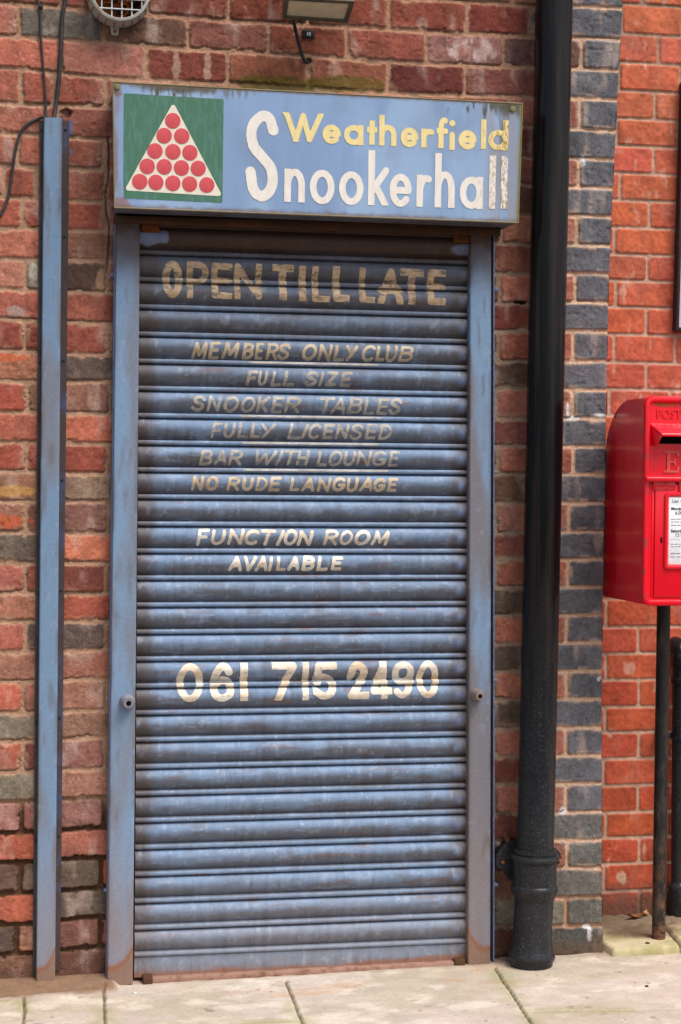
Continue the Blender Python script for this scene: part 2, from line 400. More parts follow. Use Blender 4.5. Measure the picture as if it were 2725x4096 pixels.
def mort_main(X, Z):
    base = np.broadcast_to(lin(177, 139, 113)*KB, X.shape+(3,)).copy()
    base = mix(base, np.broadcast_to(lin(168, 124, 100)*KB, base.shape), sst(2.35, 2.7, Z)*0.7)
    base = mix(base, np.broadcast_to(lin(212, 174, 146)*KB, base.shape), sst(1.03, 1.09, X)*0.9*sst(0.15, 0.3, Z))
    base = mix(base, np.broadcast_to(lin(146, 128, 112)*KB, base.shape), 0.55*sst(0.84, 0.9, X)*sst(1.06, 1.0, X)*sst(2.3, 2.0, Z))
    base = mix(base, np.broadcast_to(lin(92, 66, 48)*KB, base.shape), sst(0.53, 0.42, Z)*(X < 0.9))
    return base
def rec_main(X, Z): return 0.0010+0.010*sst(0.53, 0.45, Z)*(X < 0.95)+0.004*sst(0.35, 0.2, Z)*(X >= 0.95)
def blob(X, Z, px, py, rx, rz, seed, n=26):
    x, z = P(px, py); q = np.hypot((X-x)/rx, (Z-z)/rz)+0.9*(fbm(X*n, Z*n, seed, 3)-0.5)
    return sst(1.05, 0.7, q)
def extra_main(X, Z, C, h, d, row):
    W_ = lambda c: np.broadcast_to(lin(*c)*KB, C.shape)
    inb = sst(0.0, 0.004, d)
    for (px, rx) in ((705, .013), (830, .011)):             # limewash runs on the brick over the sign
        C = mix(C, W_((185, 150, 130)), 0.65*blob(X, Z, px, 270, rx, .05, 3, 60)*inb)
    C = mix(C, W_((205, 178, 170)), 0.8*blob(X, Z, 1880, 205, .085, .040, 4)*inb*sst(.35, .75, fbm(X*60, Z*22, 70, 3)))
    for px, rx in ((1090, .13), (1400, .12)):               # algae under the top course
        C = mix(C, W_((96, 84, 30)), 0.75*blob(X, Z, px, 340, rx, .028, 5, 30))
    C = mix(C, W_((178, 166, 150)), 0.9*blob(X, Z, 132, 1095, .017, .038, 6, 50)); h = h+0.006*blob(X, Z, 132, 1095, .015, .034, 6, 50)
    C = mix(C, W_((200, 150, 86)), 0.75*blob(X, Z, 75, 1965, .065, .016, 7)*inb)
    C = mix(C, W_((205, 100, 60)), 0.6*blob(X, Z, 40, 1430, .06, .014, 8)*inb)
    C = mix(C, W_((205, 92, 52)), 0.6*blob(X, Z, 45, 2085, .05, .022, 9, 50)*inb)
    C = mix(C, W_((180, 140, 112)), 0.85*blob(X, Z, 408, 1125, .018, .032, 10, 60))
    C = mix(C, W_((178, 170, 160)), 0.5*blob(X, Z, 60, 1250, .03, .02, 11)*inb)
    for px, py, rx, rz in ((2395, 1662, .022, .008), (2290, 1672, .022, .008), (2395, 2715, .008, .008), (2330, 640, .010, .02), (2250, 3240, .014, .014), (2270, 1640, .006, .03), (2355, 3735, .010, .022), (2345, 3705, .014, .008)):
        C = mix(C, W_((226, 222, 222)), 0.85*blob(X, Z, px, py, rx, rz, 12, 70))
    # efflorescence along the edges of the blue bricks
    qx = (X > 1.055) & (Z > 0.3)
    C = mix(C, W_((150, 150, 150)), 0.5*qx*sst(0.012, 0.001, d)*sst(0.50, 0.68, fbm(X*40, Z*40, 51, 4))*(d > 0))
    # vertical crack left of the door, loose hole right of it, cable entry
    xc = P(np.full_like(Z[:, :1], 432.0), 600)[0]+0.006*(fbm(Z[:, :1]*14, Z[:, :1]*0, 13, 3)-0.5)*3
    ck = sst(0.0028, 0.0008, np.abs(X-xc))*(Z > 1.95)*(Z < 2.32)
    h = h-0.010*ck; C = mix(C, W_((60, 44, 36)), 0.6*ck)
    hole = blob(X, Z, 2085, 1209, .022, .005, 14, 60); h = h-0.03*hole; C = mix(C, W_((40, 30, 26)), 0.8*hole)
    x0, z0 = P(1236, 243); q = np.hypot(X-x0, Z-z0); k = sst(0.008, 0.0055, q); h = h-0.03*k; C = mix(C, W_((30, 24, 22)), k)
    x0, z0 = P(268, 455); k = blob(X, Z, 268, 452, .014, .016, 15, 50); h = h-0.012*k; C = mix(C, W_((84, 62, 50)), 0.7*k)
    # splash dirt at the foot of the wall
    g = gz(X); C = mix(C, W_((96, 72, 58)), 0.8*sst(0.085, 0.0, Z-g+0.05*(fbm(X*20, Z*20, 16, 3)-0.5)))
    # a little blue overspray beside the trunking
    x0, z0 = P(285, 510); k = sst(0.006, 0.003, np.abs(X-x0))*(Z < z0+.02)*(Z > z0-0.10)*sst(.45, .6, fbm(X*60, Z*40, 17, 3)); C = mix(C, W_((96, 112, 150)), 0.8*k)
    return C, h
X, Z, h, C, row = brick_field(xs, zs, lines, joints, pal, mort_main, 100, rec=rec_main, smear=1.0, extra=extra_main, desat=0.16, gain=np.array([1.09, 1.10, 1.00]), irr=0.0024, soft=0.0032, halfm=0.0050, crisp=lambda X: 1-0.72*sst(1.02, 1.06, X))
qj = np.array([j[-1] for j in joints])[row]               # where the blue end bricks begin
XE = qedge(Z)-0.0020*fbm(X*0+3, Z*60, 8, 3)
Xc = np.minimum(X, XE)
V = np.stack([Xc, -h, Z], -1).reshape(-1, 3); Cf = C.reshape(-1, 3)
F = grid_faces(len(xs), len(zs))
ctr = V[F].mean(1); wid = V[F][:, 1, 0]-V[F][:, 0, 0]
xl_, xr_ = P(540, 2500)[0], P(1900, 2500)[0]
zsg0, zsg1 = P(1200, 880)[1], P(1200, 400)[1]
hid = ((ctr[:, 0] > xl_) & (ctr[:, 0] < xr_) & (ctr[:, 2] < 2.06))
F = F[(~hid) & (wid > 1e-5)]
isq = (X > qj).ravel()[F].mean(1) > 0.5
Vm, Fm, Cm = compact(V, F[~isq], Cf)
wall = link('brick_wall', mesh_np('brick_wall', Vm, Fm, Cm), m_brick)
tag(wall, 'old weathered red brick wall with crumbling sandy mortar around the blue roller shutter', 'wall')
Vq, Fq, Cq = compact(V, F[isq], Cf)
quoin = link('quoin', mesh_np('quoin', Vq, Fq, Cq), m_brick, wall)
quoin['label'] = 'column of blue black end bricks with pale mortar'
bk = MB().box(-3.0, 1.19, 0.035, 0.34, -0.1, 3.545); back = bk.build('core', mat_plain('brick core', lin(140, 80, 64)), wall)
# return of the corner into the recess
zr = np.linspace(-0.075, 3.54, 420); yr = np.linspace(0.0, 0.36, 60)
Yg, Zg = np.meshgrid(yr, zr); kz = np.array([l[1][-1] for l in lines])
kk = np.clip(np.searchsorted(-kz, -Zg)-1, 0, len(kz)-2); dz = np.minimum(kz[kk]-Zg, Zg-kz[kk+1]); off = np.where(kk % 2, 0.0, 0.11); du = np.abs((Yg+off) % 0.228-0.0)
inb = sst(0.004, 0.007, np.minimum(dz, np.minimum(du, 0.228-du)))
Cr = mix(np.broadcast_to(lin(200, 162, 132)*KB, Yg.shape+(3,)), np.broadcast_to(lin(*BLK)*KB, Yg.shape+(3,)), inb)
Vr = np.stack([qedge(Zg)-0.002+0.004*inb, Yg+0.002, Zg], -1).reshape(-1, 3)
ret = link('quoin_return', mesh_np('quoin_return', Vr, grid_faces(60, 420), Cr.reshape(-1, 3)), m_brick, wall)

# red wall set back beyond the corner
YR = 0.31
yl = [22, 141, 255, 368, 479, 588, 697, 806, 914, 1022, 1126, 1232, 1341, 1452, 1559, 1664, 1769, 1874, 1978, 2082, 2186, 2290, 2395, 2507, 2613, 2717, 2825, 2927, 3032, 3138, 3245, 3346, 3450, 3559, 3680]
rj = [2489, 2635, 2478, 2620, 2467, 2615, 2481, 2598, 2459, 2590, 2464, 2585, 2457, 2585, 2439, 2575, 2436, 2570, 2433, 2565, 2430, 2560, 2427, 2553, 2425, 2556, 2422, 2556, 2415, 2553, 2425, 2558, 2417, 2558]
zl = [float(P(2600, y, YR)[1]) for y in yl]
zl = [zl[0]+0.0765*j for j in range(9, 0, -1)]+zl+[zl[-1]-0.08]
rlines = [([1.0, 4.2], [z_, z_]) for z_ in zl]
rjo, rpal = [], []
for k in range(len(zl)-1):
    r = k-9
    x0 = float(P(rj[r], (yl[r]+yl[r+1])/2, YR)[0]) if 0 <= r < len(rj) else (1.33 if k % 2 else 1.43)
    j = [x0-0.2 + 0.2*i for i in range(15)]; rjo.append(j)
    t = min(1, max(0, r/len(rj)))
    rpal.append([lin(196-22*t+RR.randint(-6, 6), 102-26*t+RR.randint(-4, 4), 74-22*t+RR.randint(-5, 5))*KB for _ in range(len(j)+1)])
def mort_red(X, Z): return mix(np.broadcast_to(lin(188, 150, 128)*KB, X.shape+(3,)), np.broadcast_to(lin(160, 128, 108)*KB, X.shape+(3,)), sst(2.4, 2.8, Z))
def extra_red(X, Z, C, h, d, row):
    W_ = lambda c: np.broadcast_to(lin(*c)*KB, C.shape)
    C = mix(C, W_((210, 170, 150)), 0.55*sst(0.68, 0.82, fbm(X*34, Z*15, 63, 4)))
    x, z = P(2490, 3510, YR); q = np.hypot((X-x)/.022, (Z-z)/.03)+0.9*(fbm(X*60, Z*40, 64, 3)-.5); C = mix(C, W_((196, 170, 145)), 0.7*sst(.9, .5, q))
    C = mix(C, W_((92, 70, 58)), 0.85*sst(0.16, 0.05, Z+0.08*(fbm(X*25, Z*25, 65, 4)-0.5)))
    return C, h
xs2 = np.concatenate([np.arange(1.19, 1.66, 0.0030), np.arange(1.665, 4.0, 0.014)])
zs2 = np.concatenate([np.arange(-0.03, 2.90, 0.0030), np.arange(2.905, 3.55, 0.014)])
X, Z, h, C, row = brick_field(xs2, zs2, rlines, rjo, rpal, mort_red, 300, halfm=0.0046, proud=0.0025, irr=0.0007, crisp=lambda X: 0.25, smear=0.25, edgechip=0.35, soft=0.003, extra=extra_red, rec=lambda X, Z: 0.0015)
V = np.stack([X, YR-h, Z], -1).reshape(-1, 3)
rw = link('red_brick_wall', mesh_np('red_brick_wall', V, grid_faces(len(xs2), len(zs2)), C.reshape(-1, 3)), m_red)
tag(rw, 'clean bright orange red brick wall set back behind the red post box', 'wall')
MB().box(1.19, 4.0, YR+0.012, YR+0.25, -0.05, 3.54).build('core', mat_plain('red brick core', lin(160, 70, 46)), rw)

# ------------------------------------------------------------------ ground
gx = np.concatenate([np.arange(-4, -0.62, 0.03), np.arange(-0.62, 1.62, 0.0042), np.arange(1.63, 4.0, 0.03)])
gy = np.concatenate([np.arange(-1.30, -0.66, 0.03), np.arange(-0.66, 0.345, 0.0042)])
X, Y = np.meshgrid(gx, gy)
Xn = X+0.006*(fbm(X*18, Y*18, 201, 3)-.5); Yn = Y+0.006*(fbm(X*18, Y*18, 202, 3)-.5)
segs = []
def gseg(a, b): segs.append((np.array(PG(*a)), np.array(PG(*b))))
gseg((97, 3990), (95, 4140)); gseg((415, 3952), (421, 4140)); gseg((1143, 3922), (1222, 4125)); gseg((1978, 3868), (2150, 4130))
gseg((-400, 4112), (700, 4103)); gseg((700, 4103), (1200, 4083)); gseg((2088, 4047), (2760, 4037)); gseg((0, 3992), (420, 3958))
segs += [(np.array((-4, -1.05)), np.array((0.2, -1.07))), (np.array((0.2, -1.2)), np.array((0.8, -1.2))), (np.array((0.8, -1.07)), np.array((4, -1.05))), (np.array((1.7, -0.43)), np.array((4, -0.43))),
         (np.array((-1.1, -0.12)), np.array((-1.1, -1.05))), (np.array((-1.8, -0.12)), np.array((-1.8, -1.05))), (np.array((1.75, -0.02)), np.array((1.75, -0.43))), (np.array((-4, -0.12)), np.array((-.5, -0.12)))]
dj = np.full(X.shape, 9.0)
for a, b in segs:
    ab = b-a; t = np.clip(((Xn-a[0])*ab[0]+(Yn-a[1])*ab[1])/(ab@ab), 0, 1)
    dj = np.minimum(dj, np.hypot(Xn-a[0]-t*ab[0], Yn-a[1]-t*ab[1]))
jm = sst(0.0050, 0.0018, dj)
fid = np.floor(Xn*1.7)+np.floor(Yn*2.0)
Zg = gz(X)-0.010*jm+0.0022*(fbm(X*12, Y*12, 203, 4)-.5)+0.0012*(fbm(X*60, Y*60, 204, 3)-.5)
flag = mix(np.broadcast_to(lin(222, 205, 191), X.shape+(3,)), np.broadcast_to(lin(212, 196, 176), X.shape+(3,)), sst(.4, .62, fbm(X*3.2, Y*5, 205, 4)))
flag = 0.69*flag*(1+0.34*(fbm(X*16, Y*22, 206, 5)-.5)[..., None])
flag = mix(flag, np.broadcast_to(lin(232, 222, 208), X.shape+(3,)), 0.38*sst(.54, .78, fbm(X*12, Y*16, 207, 5)))
flag = mix(flag, np.broadcast_to(lin(186, 132, 84), X.shape+(3,)), 0.35*sst(.60, .80, fbm(X*7+4, Y*12, 208, 4))*(Y > -0.25))
moss = sst(0.055, 0.004, dj+0.03*(fbm(X*25, Y*25, 209, 3)-.5))*sst(.42, .60, fbm(X*6, Y*6, 210, 3))*(Y < -0.11)
flag = mix(flag, np.broadcast_to(lin(146, 142, 84), X.shape+(3,)), 0.45*moss)
flag = mix(flag, np.broadcast_to(lin(92, 84, 48), X.shape+(3,)), 0.85*jm)
# soil and silt against the wall
silt = sst(-0.075, -0.015, Y+0.05*(fbm(X*14, Y*14, 211, 4)-.5))*(X > -0.21)
left = sst(-0.125, -0.085, Y+0.035*(fbm(X*20, Y*20, 212, 4)-.5))*sst(-0.185, -0.215, X)
s_ = np.maximum(silt*0.75*(1-0.4*sst(0.9, 1.1, X)), left)
flag = mix(flag, np.broadcast_to(lin(126, 99, 79), X.shape+(3,))*(1+0.4*(fbm(X*50, Y*50, 213, 3)-.5)[..., None]), s_)
Zg = Zg+0.028*left*sst(-0.13, 0.0, Y)+0.006*silt*(fbm(X*40, Y*40, 214, 3))
spots = sst(.86, .91, vn(X*62, Y*62, 215)); flag = mix(flag, np.broadcast_to(lin(96, 78, 66), X.shape+(3,)), 0.5*spots*sst(.5, .7, vn(X*9, Y*9, 216)))
V = np.stack([X, Y, Zg], -1).reshape(-1, 3)
pv = link('pavement', mesh_np('pavement', V, grid_faces(len(gx), len(gy)), flag.reshape(-1, 3)), m_stone)
tag(pv, 'pale sandstone paving flags with mossy joints', None, kind='structure')
kb = MB().box(-30, 30, -1.44, -1.31, -0.2, -0.03, 0.012); tag(kb.build('kerb', mat_plain('kerb stone', lin(150, 145, 138), 0.9, 0.2)), 'grey stone kerb', None, kind='structure')
rd = MB().box(-300, 300, -600, -1.35, -0.6, -0.15); tag(rd.build('road', mat_plain('asphalt', lin(66, 66, 68), 0.9, 0.2, sc=3)), 'dark asphalt road', None, kind='structure')  # unseen road starts close in, its dark tone cutting bounce onto the slats
eg = MB().box(-300, -4.0, -1.3, 300, -0.5, -0.05).box(4.0, 300, -1.3, 300, -0.5, -0.05).box(-4.0, 4.0, 0.36, 300, -0.5, -0.06)
tag(eg.build('ground', mat_plain('earth', lin(120, 112, 100), 0.95, 0.2, sc=3)), 'plain ground behind and beside the walls', None, kind='structure')

# raised mossy slab in the recess
sx = np.linspace(0, 1, 230); syv = np.linspace(0, 1, 110)
U, Vv = np.meshgrid(sx, syv)
XS = 1.236+U*1.4; 
yf = PG(2440, 3832, 0.0)[1]
YS = yf+Vv*(0.345-yf)
edge = np.minimum(np.hypot(np.maximum(0.022-(XS-1.236), 0), np.maximum(0.022-(YS-yf), 0)), 1)
out = sst(0.020, 0.0245, edge); lip = np.minimum(XS-1.236, YS-yf)
ZS = gz(XS)+0.024-0.020*sst(0.010, 0.0, lip)-0.03*out+0.003*(fbm(XS*14, YS*14, 221, 4)-.5)
xg, yg = PG(2610, 3730, 0.02)
gap = sst(0.010, 0.004, np.abs(XS-(PG(2660, 3740, 0.02)[0]+(YS+0.05)*0.12)+0.006*(fbm(XS*20, YS*20, 227, 2)-.5)))
ZS = ZS-0.012*gap
CS = mix(np.broadcast_to(lin(190, 176, 142), U.shape+(3,)), np.broadcast_to(lin(138, 132, 84), U.shape+(3,)), sst(.36, .66, fbm(XS*8, YS*10, 222, 4)))
CS = CS*(1+0.35*(fbm(XS*40, YS*40, 223, 4)-.5)[..., None])
dirt = sst(1.0, .55, np.hypot((XS-xg+0.05)/.16, (YS-yg+0.02)/.07)+0.7*(fbm(XS*24, YS*24, 224, 4)-.5))
CS = mix(CS, np.broadcast_to(lin(118, 98, 82), U.shape+(3,))*(1+0.5*(fbm(XS*80, YS*80, 225, 3)-.5)[..., None]), 0.85*dirt); ZS = ZS+0.004*dirt*fbm(XS*60, YS*60, 228, 3)
wd = sst(0.06, 0.19, YS+0.09*(fbm(XS*22, YS*22, 226, 3)-.5)); CS = mix(CS, np.broadcast_to(lin(104, 84, 70), U.shape+(3,)), 0.85*wd); ZS = ZS+0.014*wd*fbm(XS*40, YS*40, 229, 4)
CS = mix(CS, np.broadcast_to(lin(70, 58, 46), U.shape+(3,)), 0.8*gap)
sb = link('stone_slab', mesh_np('stone_slab', np.stack([XS, YS, ZS], -1).reshape(-1, 3), grid_faces(230, 110), CS.reshape(-1, 3)), m_stone)
tag(sb, 'raised mossy stone slab in the recess', None, kind='structure')

# ------------------------------------------------------------------ painted writing: strokes -> distance field -> thin sheet
def ell(cx, cy, rx, ry, a0, a1, n=28):
    t = np.radians(np.linspace(a0, a1, n)); return [(cx+rx*math.cos(q), cy+ry*math.sin(q)) for q in t]
S_ = spl([(.97, .80), (.78, .96), (.45, 1), (.12, .88), (.10, .66), (.45, .53), (.85, .40), (.93, .18), (.62, 0), (.28, .03), (0, .20)])
G = {'A': [[(0, 0), (.5, 1), (1, 0)], [(.16, .34), (.84, .34)]],
     'B': [[(0, 0), (0, 1)], [(0, 1), (.5, 1)]+ell(.5, .77, .42, .23, 90, -90, 14)+[(0, .54)], [(0, .54), (.5, .54)]+ell(.5, .27, .5, .27, 90, -90, 16)+[(0, 0)]],
     'C': [ell(.55, .5, .55, .5, 48, 312)], 'D': [[(0, 0), (0, 1)], [(0, 1), (.35, 1)]+ell(.35, .5, .65, .5, 90, -90, 22)+[(0, 0)]],
     'E': [[(1, 1), (0, 1), (0, 0), (1, 0)], [(0, .52), (.82, .52)]], 'F': [[(1, 1), (0, 1), (0, 0)], [(0, .52), (.8, .52)]],
     'G': [ell(.52, .5, .52, .5, 50, 330), [(.55, .44), (1, .44), (.97, .20)]], 'H': [[(0, 0), (0, 1)], [(1, 0), (1, 1)], [(0, .5), (1, .5)]],
     'I': [[(.5, 0), (.5, 1)]], 'K': [[(0, 0), (0, 1)], [(1, 1), (0, .42)], [(.25, .56), (1, 0)]], 'L': [[(0, 1), (0, 0), (1, 0)]],
     'M': [[(0, 0), (.10, 1), (.5, .2), (.90, 1), (1, 0)]], 'N': [[(0, 0), (0, 1), (1, 0), (1, 1)]], 'O': [ell(.5, .5, .5, .5, 90, 450, 40)],
     'P': [[(0, 0), (0, 1)], [(0, 1), (.5, 1)]+ell(.5, .73, .5, .27, 90, -90, 16)+[(0, .46)]],
     'R': [[(0, 0), (0, 1)], [(0, 1), (.5, 1)]+ell(.5, .75, .42, .25, 90, -90, 16)+[(0, .5)], [(.4, .5), (1, 0)]],
     'S': [S_], 'T': [[(0, 1), (1, 1)], [(.5, 1), (.5, 0)]], 'U': [[(0, 1), (0, .42)]+ell(.5, .42, .5, .42, 180, 360, 18)+[(1, 1)]],
     'V': [[(0, 1), (.5, 0), (1, 1)]], 'W': [[(0, 1), (.22, 0), (.5, .8), (.78, 0), (1, 1)]], 'Y': [[(0, 1), (.5, .48)], [(1, 1), (.3, 0)]],
     'Z': [[(0, 1), (1, 1), (0, 0), (1, 0)]],
     '0': [ell(.5, .5, .5, .5, 90, 450, 40)], '1': [[(.5, 0), (.5, 1)]], '2': [spl([(0, .72), (.15, .93), (.5, 1), (.88, .85), (.88, .62), (.55, .35), (.0, .0)])+[(1, 0)]],
     '4': [[(.72, 0), (.72, .35), (.60, 1)], [(.60, 1), (0, .14), (1, .14)]], '5': [[(.95, 1), (.12, 1), (.06, .56)], spl([(.06, .56), (.4, .62), (.85, .5), (1, .28), (.8, .06), (.42, 0), (0, .13)])],
     '6': [spl([(.90, .82), (.72, .97), (.42, .98), (.12, .75), (0, .40), (.1, .1), (.5, 0), (.9, .1), (1, .3), (.85, .5), (.5, .56), (.15, .48), (.02, .35)])],
     '7': [[(0, 1), (1, 1), (.22, 0)]], '9': [spl([(.08, .12), (.35, .0), (.65, .05), (.92, .32), (1, .65), (.88, .92), (.5, 1), (.1, .92), (0, .7), (.12, .50), (.5, .43), (.88, .53), (.98, .66)])]}
X0 = -.3
GS = {'W': ([[(-.06, 1.25), (.06, 1.0), (.30, 0), (.30, -.2)], [(.30, 0.0), (.50, 1.0)], [(.50, 1.0), (.68, 0)], [(.68, 0), (.96, 1.0), (1.02, 1.25)]], 1),
      'n': ([[(0, X0), (0, 1.4)], [(0, .45)]+ell(.5, .5, .5, .5, 180, 0, 24)+[(1, X0)]], 1),
      'o': ([ell(.5, .5, .5, .5, 90, 450, 48)], 1), 'e': ([ell(.5, .5, .5, .5, 0, 318, 40), [(0, .5), (1, .5)]], 1),
      'a': ([ell(.5, .5, .5, .5, 90, 450, 48), [(1, X0), (1, 1.4)]], 1), 't': ([[(.5, X0), (.5, 1.4)], [(-.4, .66), (1.4, .66)]], 1),
      'h': ([[(0, X0), (0, 1.4)], [(0, .30)]+ell(.5, .32, .5, .30, 180, 0, 24)+[(1, X0)]], 1),
      'r': ([[(0, X0), (0, 1.4)], [(0, .45)]+ell(.72, .45, .72, .55, 180, 72, 18)], 1),
      'f': ([[(.28, X0), (.28, .75)]+ell(.78, .75, .5, .25, 180, 70, 14), [(-.4, .58), (1.0, .58)]], 1),
      'i': ([[(.5, X0), (.5, .60)]], 0), 'l': ([[(.5, X0), (.5, 1.4)]], 1),
      'd': ([ell(.5, .30, .5, .30, 90, 450, 48), [(1, X0), (1, 1.4)]], 1),
      'k': ([[(0, X0), (0, 1.4)], [(1.05, .66), (.05, .22)], [(.30, .34), (1.08, -.08)]], 1),
      'S': ([spl([(.93, .82), (.78, .955), (.52, .99), (.20, .90), (.08, .76), (.20, .60), (.50, .49), (.84, .36), (.93, .20), (.80, .06), (.50, .0), (.20, .07), (.06, .29)], 8)], 0)}

def field_mesh(sdf, x0, x1, z0, z1, step):
    """marching squares: polygons where sdf < 0 (list of verts (x,z), faces)"""
    nx, nz = int((x1-x0)/step)+2, int((z1-z0)/step)+2
    gx_ = x0+step*np.arange(nx); gz_ = z0+step*np.arange(nz)
    XX, ZZ = np.meshgrid(gx_, gz_); D = sdf(XX, ZZ); D = np.where(np.abs(D) < 1e-7, 1e-7, D)
    I = D < 0; verts, faces, vid, eid = [], [], {}, {}
    def gv(j, i):
        k = (j, i)
        if k not in vid: vid[k] = len(verts); verts.append((gx_[i], gz_[j]))
        return vid[k]
    def ge(a, b):
        k = (a, b) if a < b else (b, a)
        if k not in eid:
            (j0, i0), (j1, i1) = k; d0, d1 = D[j0, i0], D[j1, i1]; t = d0/(d0-d1)
            eid[k] = len(verts); verts.append((gx_[i0]+(gx_[i1]-gx_[i0])*t, gz_[j0]+(gz_[j1]-gz_[j0])*t))
        return eid[k]
    cnt = I[:-1, :-1].astype(int)+I[:-1, 1:]+I[1:, 1:]+I[1:, :-1]
    for j, i in zip(*np.nonzero(cnt)):
        cs = [(j, i), (j, i+1), (j+1, i+1), (j+1, i)]; poly = []
        for q in range(4):
            a, b = cs[q], cs[(q+1) % 4]
            if I[a]: poly.append(gv(*a))
            if I[a] != I[b]: poly.append(ge(a, b))
        if len(poly) >= 3: faces.append(poly)
    return verts, faces
def seg_sdf(XX, ZZ, polys):
    D = np.full(XX.shape, 9.0)
    for pl in polys:
        for (ax, az), (bx, bz) in zip(pl[:-1], pl[1:]):
            vx, vz = bx-ax, bz-az; L2 = vx*vx+vz*vz+1e-12
            t = np.clip(((XX-ax)*vx+(ZZ-az)*vz)/L2, 0, 1); D = np.minimum(D, np.hypot(XX-ax-t*vx, ZZ-az-t*vz))
    return D
def glyph(polys, x0, x1, tl, tr, bl, br, wpx, planeY, slant=0.0, clip=False, wob=0.22, step=0.0017, seed=0, square=False):
    """polys in the unit box -> sheet covering the pixel box [x0..x1] * [top..bottom]; returns verts (x,z), faces"""
    pts = [np.array(p, float) for p in polys]
    if slant:
        pts = [np.stack([p[:, 0]+slant*p[:, 1], p[:, 1]], -1) for p in pts]
        a = min(p[:, 0].min() for p in pts); b = max(p[:, 0].max() for p in pts); pts = [np.stack([(p[:, 0]-a)/(b-a), p[:, 1]], -1) for p in pts]
    hw = wpx/2; wp = []
    if x1-x0 < wpx*1.35: x0, x1 = (x0+x1)/2-wpx*.68, (x0+x1)/2+wpx*.68
    for p in pts:
        u = p[:, 0]; px = x0+hw+u*(x1-x0-wpx); f = np.clip(u, 0, 1)
        t = tl+(tr-tl)*f+hw; b = bl+(br-bl)*f-hw; py = b+(t-b)*p[:, 1]
        X_, Z_ = P(px, py, planeY); wp.append(list(zip(X_, Z_)))
    m = 1.0/1450
    if square:                                            # brush strokes with square ends
        w2 = []
        for p in wp:
            p = [np.array(q) for q in p]
            if np.hypot(*(p[0]-p[-1])) > 1e-4:
                a = p[0]-p[1]; b = p[-1]-p[-2]; p[0] = p[0]+a/np.hypot(*a)*hw*m*.9; p[-1] = p[-1]+b/np.hypot(*b)*hw*m*.9
            w2.append([tuple(q) for q in p])
        wp = w2
    (ax, az), (bx, bz) = P(x0, max(bl, br), planeY), P(x1, min(tl, tr), planeY)
    pad = 0.004
    cl = None
    if clip:
        q = [P(x0, tl, planeY), P(x1, tr, planeY), P(x1, br, planeY), P(x0, bl, planeY)]
    def sdf(XX, ZZ):
        d = seg_sdf(XX, ZZ, wp)-hw*m*(1+wob*(fbm(XX*90, ZZ*90, seed, 2)-.5)*2)
        if clip:
            for (p0, p1) in ((q[0], q[1]), (q[1], q[2]), (q[2], q[3]), (q[3], q[0])):
                nx_, nz_ = (p1[1]-p0[1]), -(p1[0]-p0[0]); L = math.hypot(nx_, nz_)
                d = np.maximum(d, -((XX-p0[0])*nx_+(ZZ-p0[1])*nz_)/L)
        return d
    return field_mesh(sdf, float(ax)-pad, float(bx)+pad, float(az)-pad, float(bz)+pad, step)

# ------------------------------------------------------------------ roller shutter
YC = -0.012
Z0R, PT = 2.0044, 0.075
def prof(z):
    """how far the curtain stands out at height z"""
    t = ((Z0R-z)/PT) % 1.0; t = np.where(t > 0.90, t-1.0, t)
    ridge = 0.0120+0.0045*np.sqrt(np.maximum(1-(t/0.0826)**2, 0))
    s = np.clip((t-0.135)/0.775, 0, 1)
    up = 0.0015+0.0195*np.sqrt(np.clip(1-(1-s/0.36)**2, 0, 1)); dn = 0.021-0.023*np.clip((s-0.36)/0.64, 0, 1)**1.7
    slat = np.where(s < 0.36, up, dn)
    gap = -0.004+0*t
    p = np.where(np.abs(t) < 0.0826, ridge, np.where((t > 0.135) & (s < 1), slat, gap))
    return np.where(z < 0.0465, 0.010, p)
lx = [float(P(x, y, YC)[0]) for x, y in ((557, 1000), (536, 3870))]; rx = [float(P(x, y, YC)[0]) for x, y in ((1890, 1000), (1882, 3800))]
ts = np.concatenate([np.linspace(-0.1, -0.084, 2), np.linspace(-.082, .082, 9), np.linspace(.088, .13, 4), np.linspace(.137, .897, 22)])
zc = []
for i in range(-2, 27):
    zc += list(Z0R-PT*(i+ts))
zc = np.array(sorted([z_ for z_ in zc if 0.0466 < z_ < 2.10]+list(np.linspace(-.010, .0464, 18))))
xc = np.linspace(min(lx), max(rx), 330)
X, Z = np.meshgrid(xc, zc)
pp = prof(Z)+0.0008*(fbm(X*9, Z*30, 401, 2)-.5)
slot = np.floor((Z0R-Z)/PT)
tt = ((Z0R-Z)/PT) % 1.0
LX, RX = P(562, 2500, YC)[0], P(1875, 2500, YC)[0]
dR = RX-X; dL = X-LX
# end rivets
riv = np.exp(-(((dR-0.033)/0.010)**2+((tt-.55)*PT/0.012)**2)); pp = pp+0.0016*riv
sid = slot*13.7
n1 = fbm(X*5+sid, Z*26, 402, 4); n2 = fbm(X*26, Z*60, 403, 4); n3 = fbm(X*90, Z*14, 404, 3); n4 = fbm(X*16+sid, Z*40, 405, 4)
B = lambda c, k=1.0: np.broadcast_to(np.asarray(c)*k, X.shape+(3,))
C = B(lin(113, 134, 162))*(1+0.25*(n1-.5)[..., None]+0.18*(n2-.5)[..., None])
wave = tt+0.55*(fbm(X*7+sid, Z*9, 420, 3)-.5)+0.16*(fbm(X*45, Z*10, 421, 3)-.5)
C = mix(C, B(lin(92, 86, 84)), 0.62*sst(.44, .68, wave)*(tt > .13)*(tt < .93))              # wavy brown-grey over the lower half of each lath
C = mix(C, B(lin(96, 92, 96)), 0.28*sst(.45, .72, n1))                                     # grey grime films
C = mix(C, B(lin(84, 68, 58)), 0.30*sst(.56, .78, n4))
C = mix(C, B(lin(150, 166, 196)), 0.35*sst(.62, .80, fbm(X*20+sid, Z*90, 406, 4)))          # rubbed pale
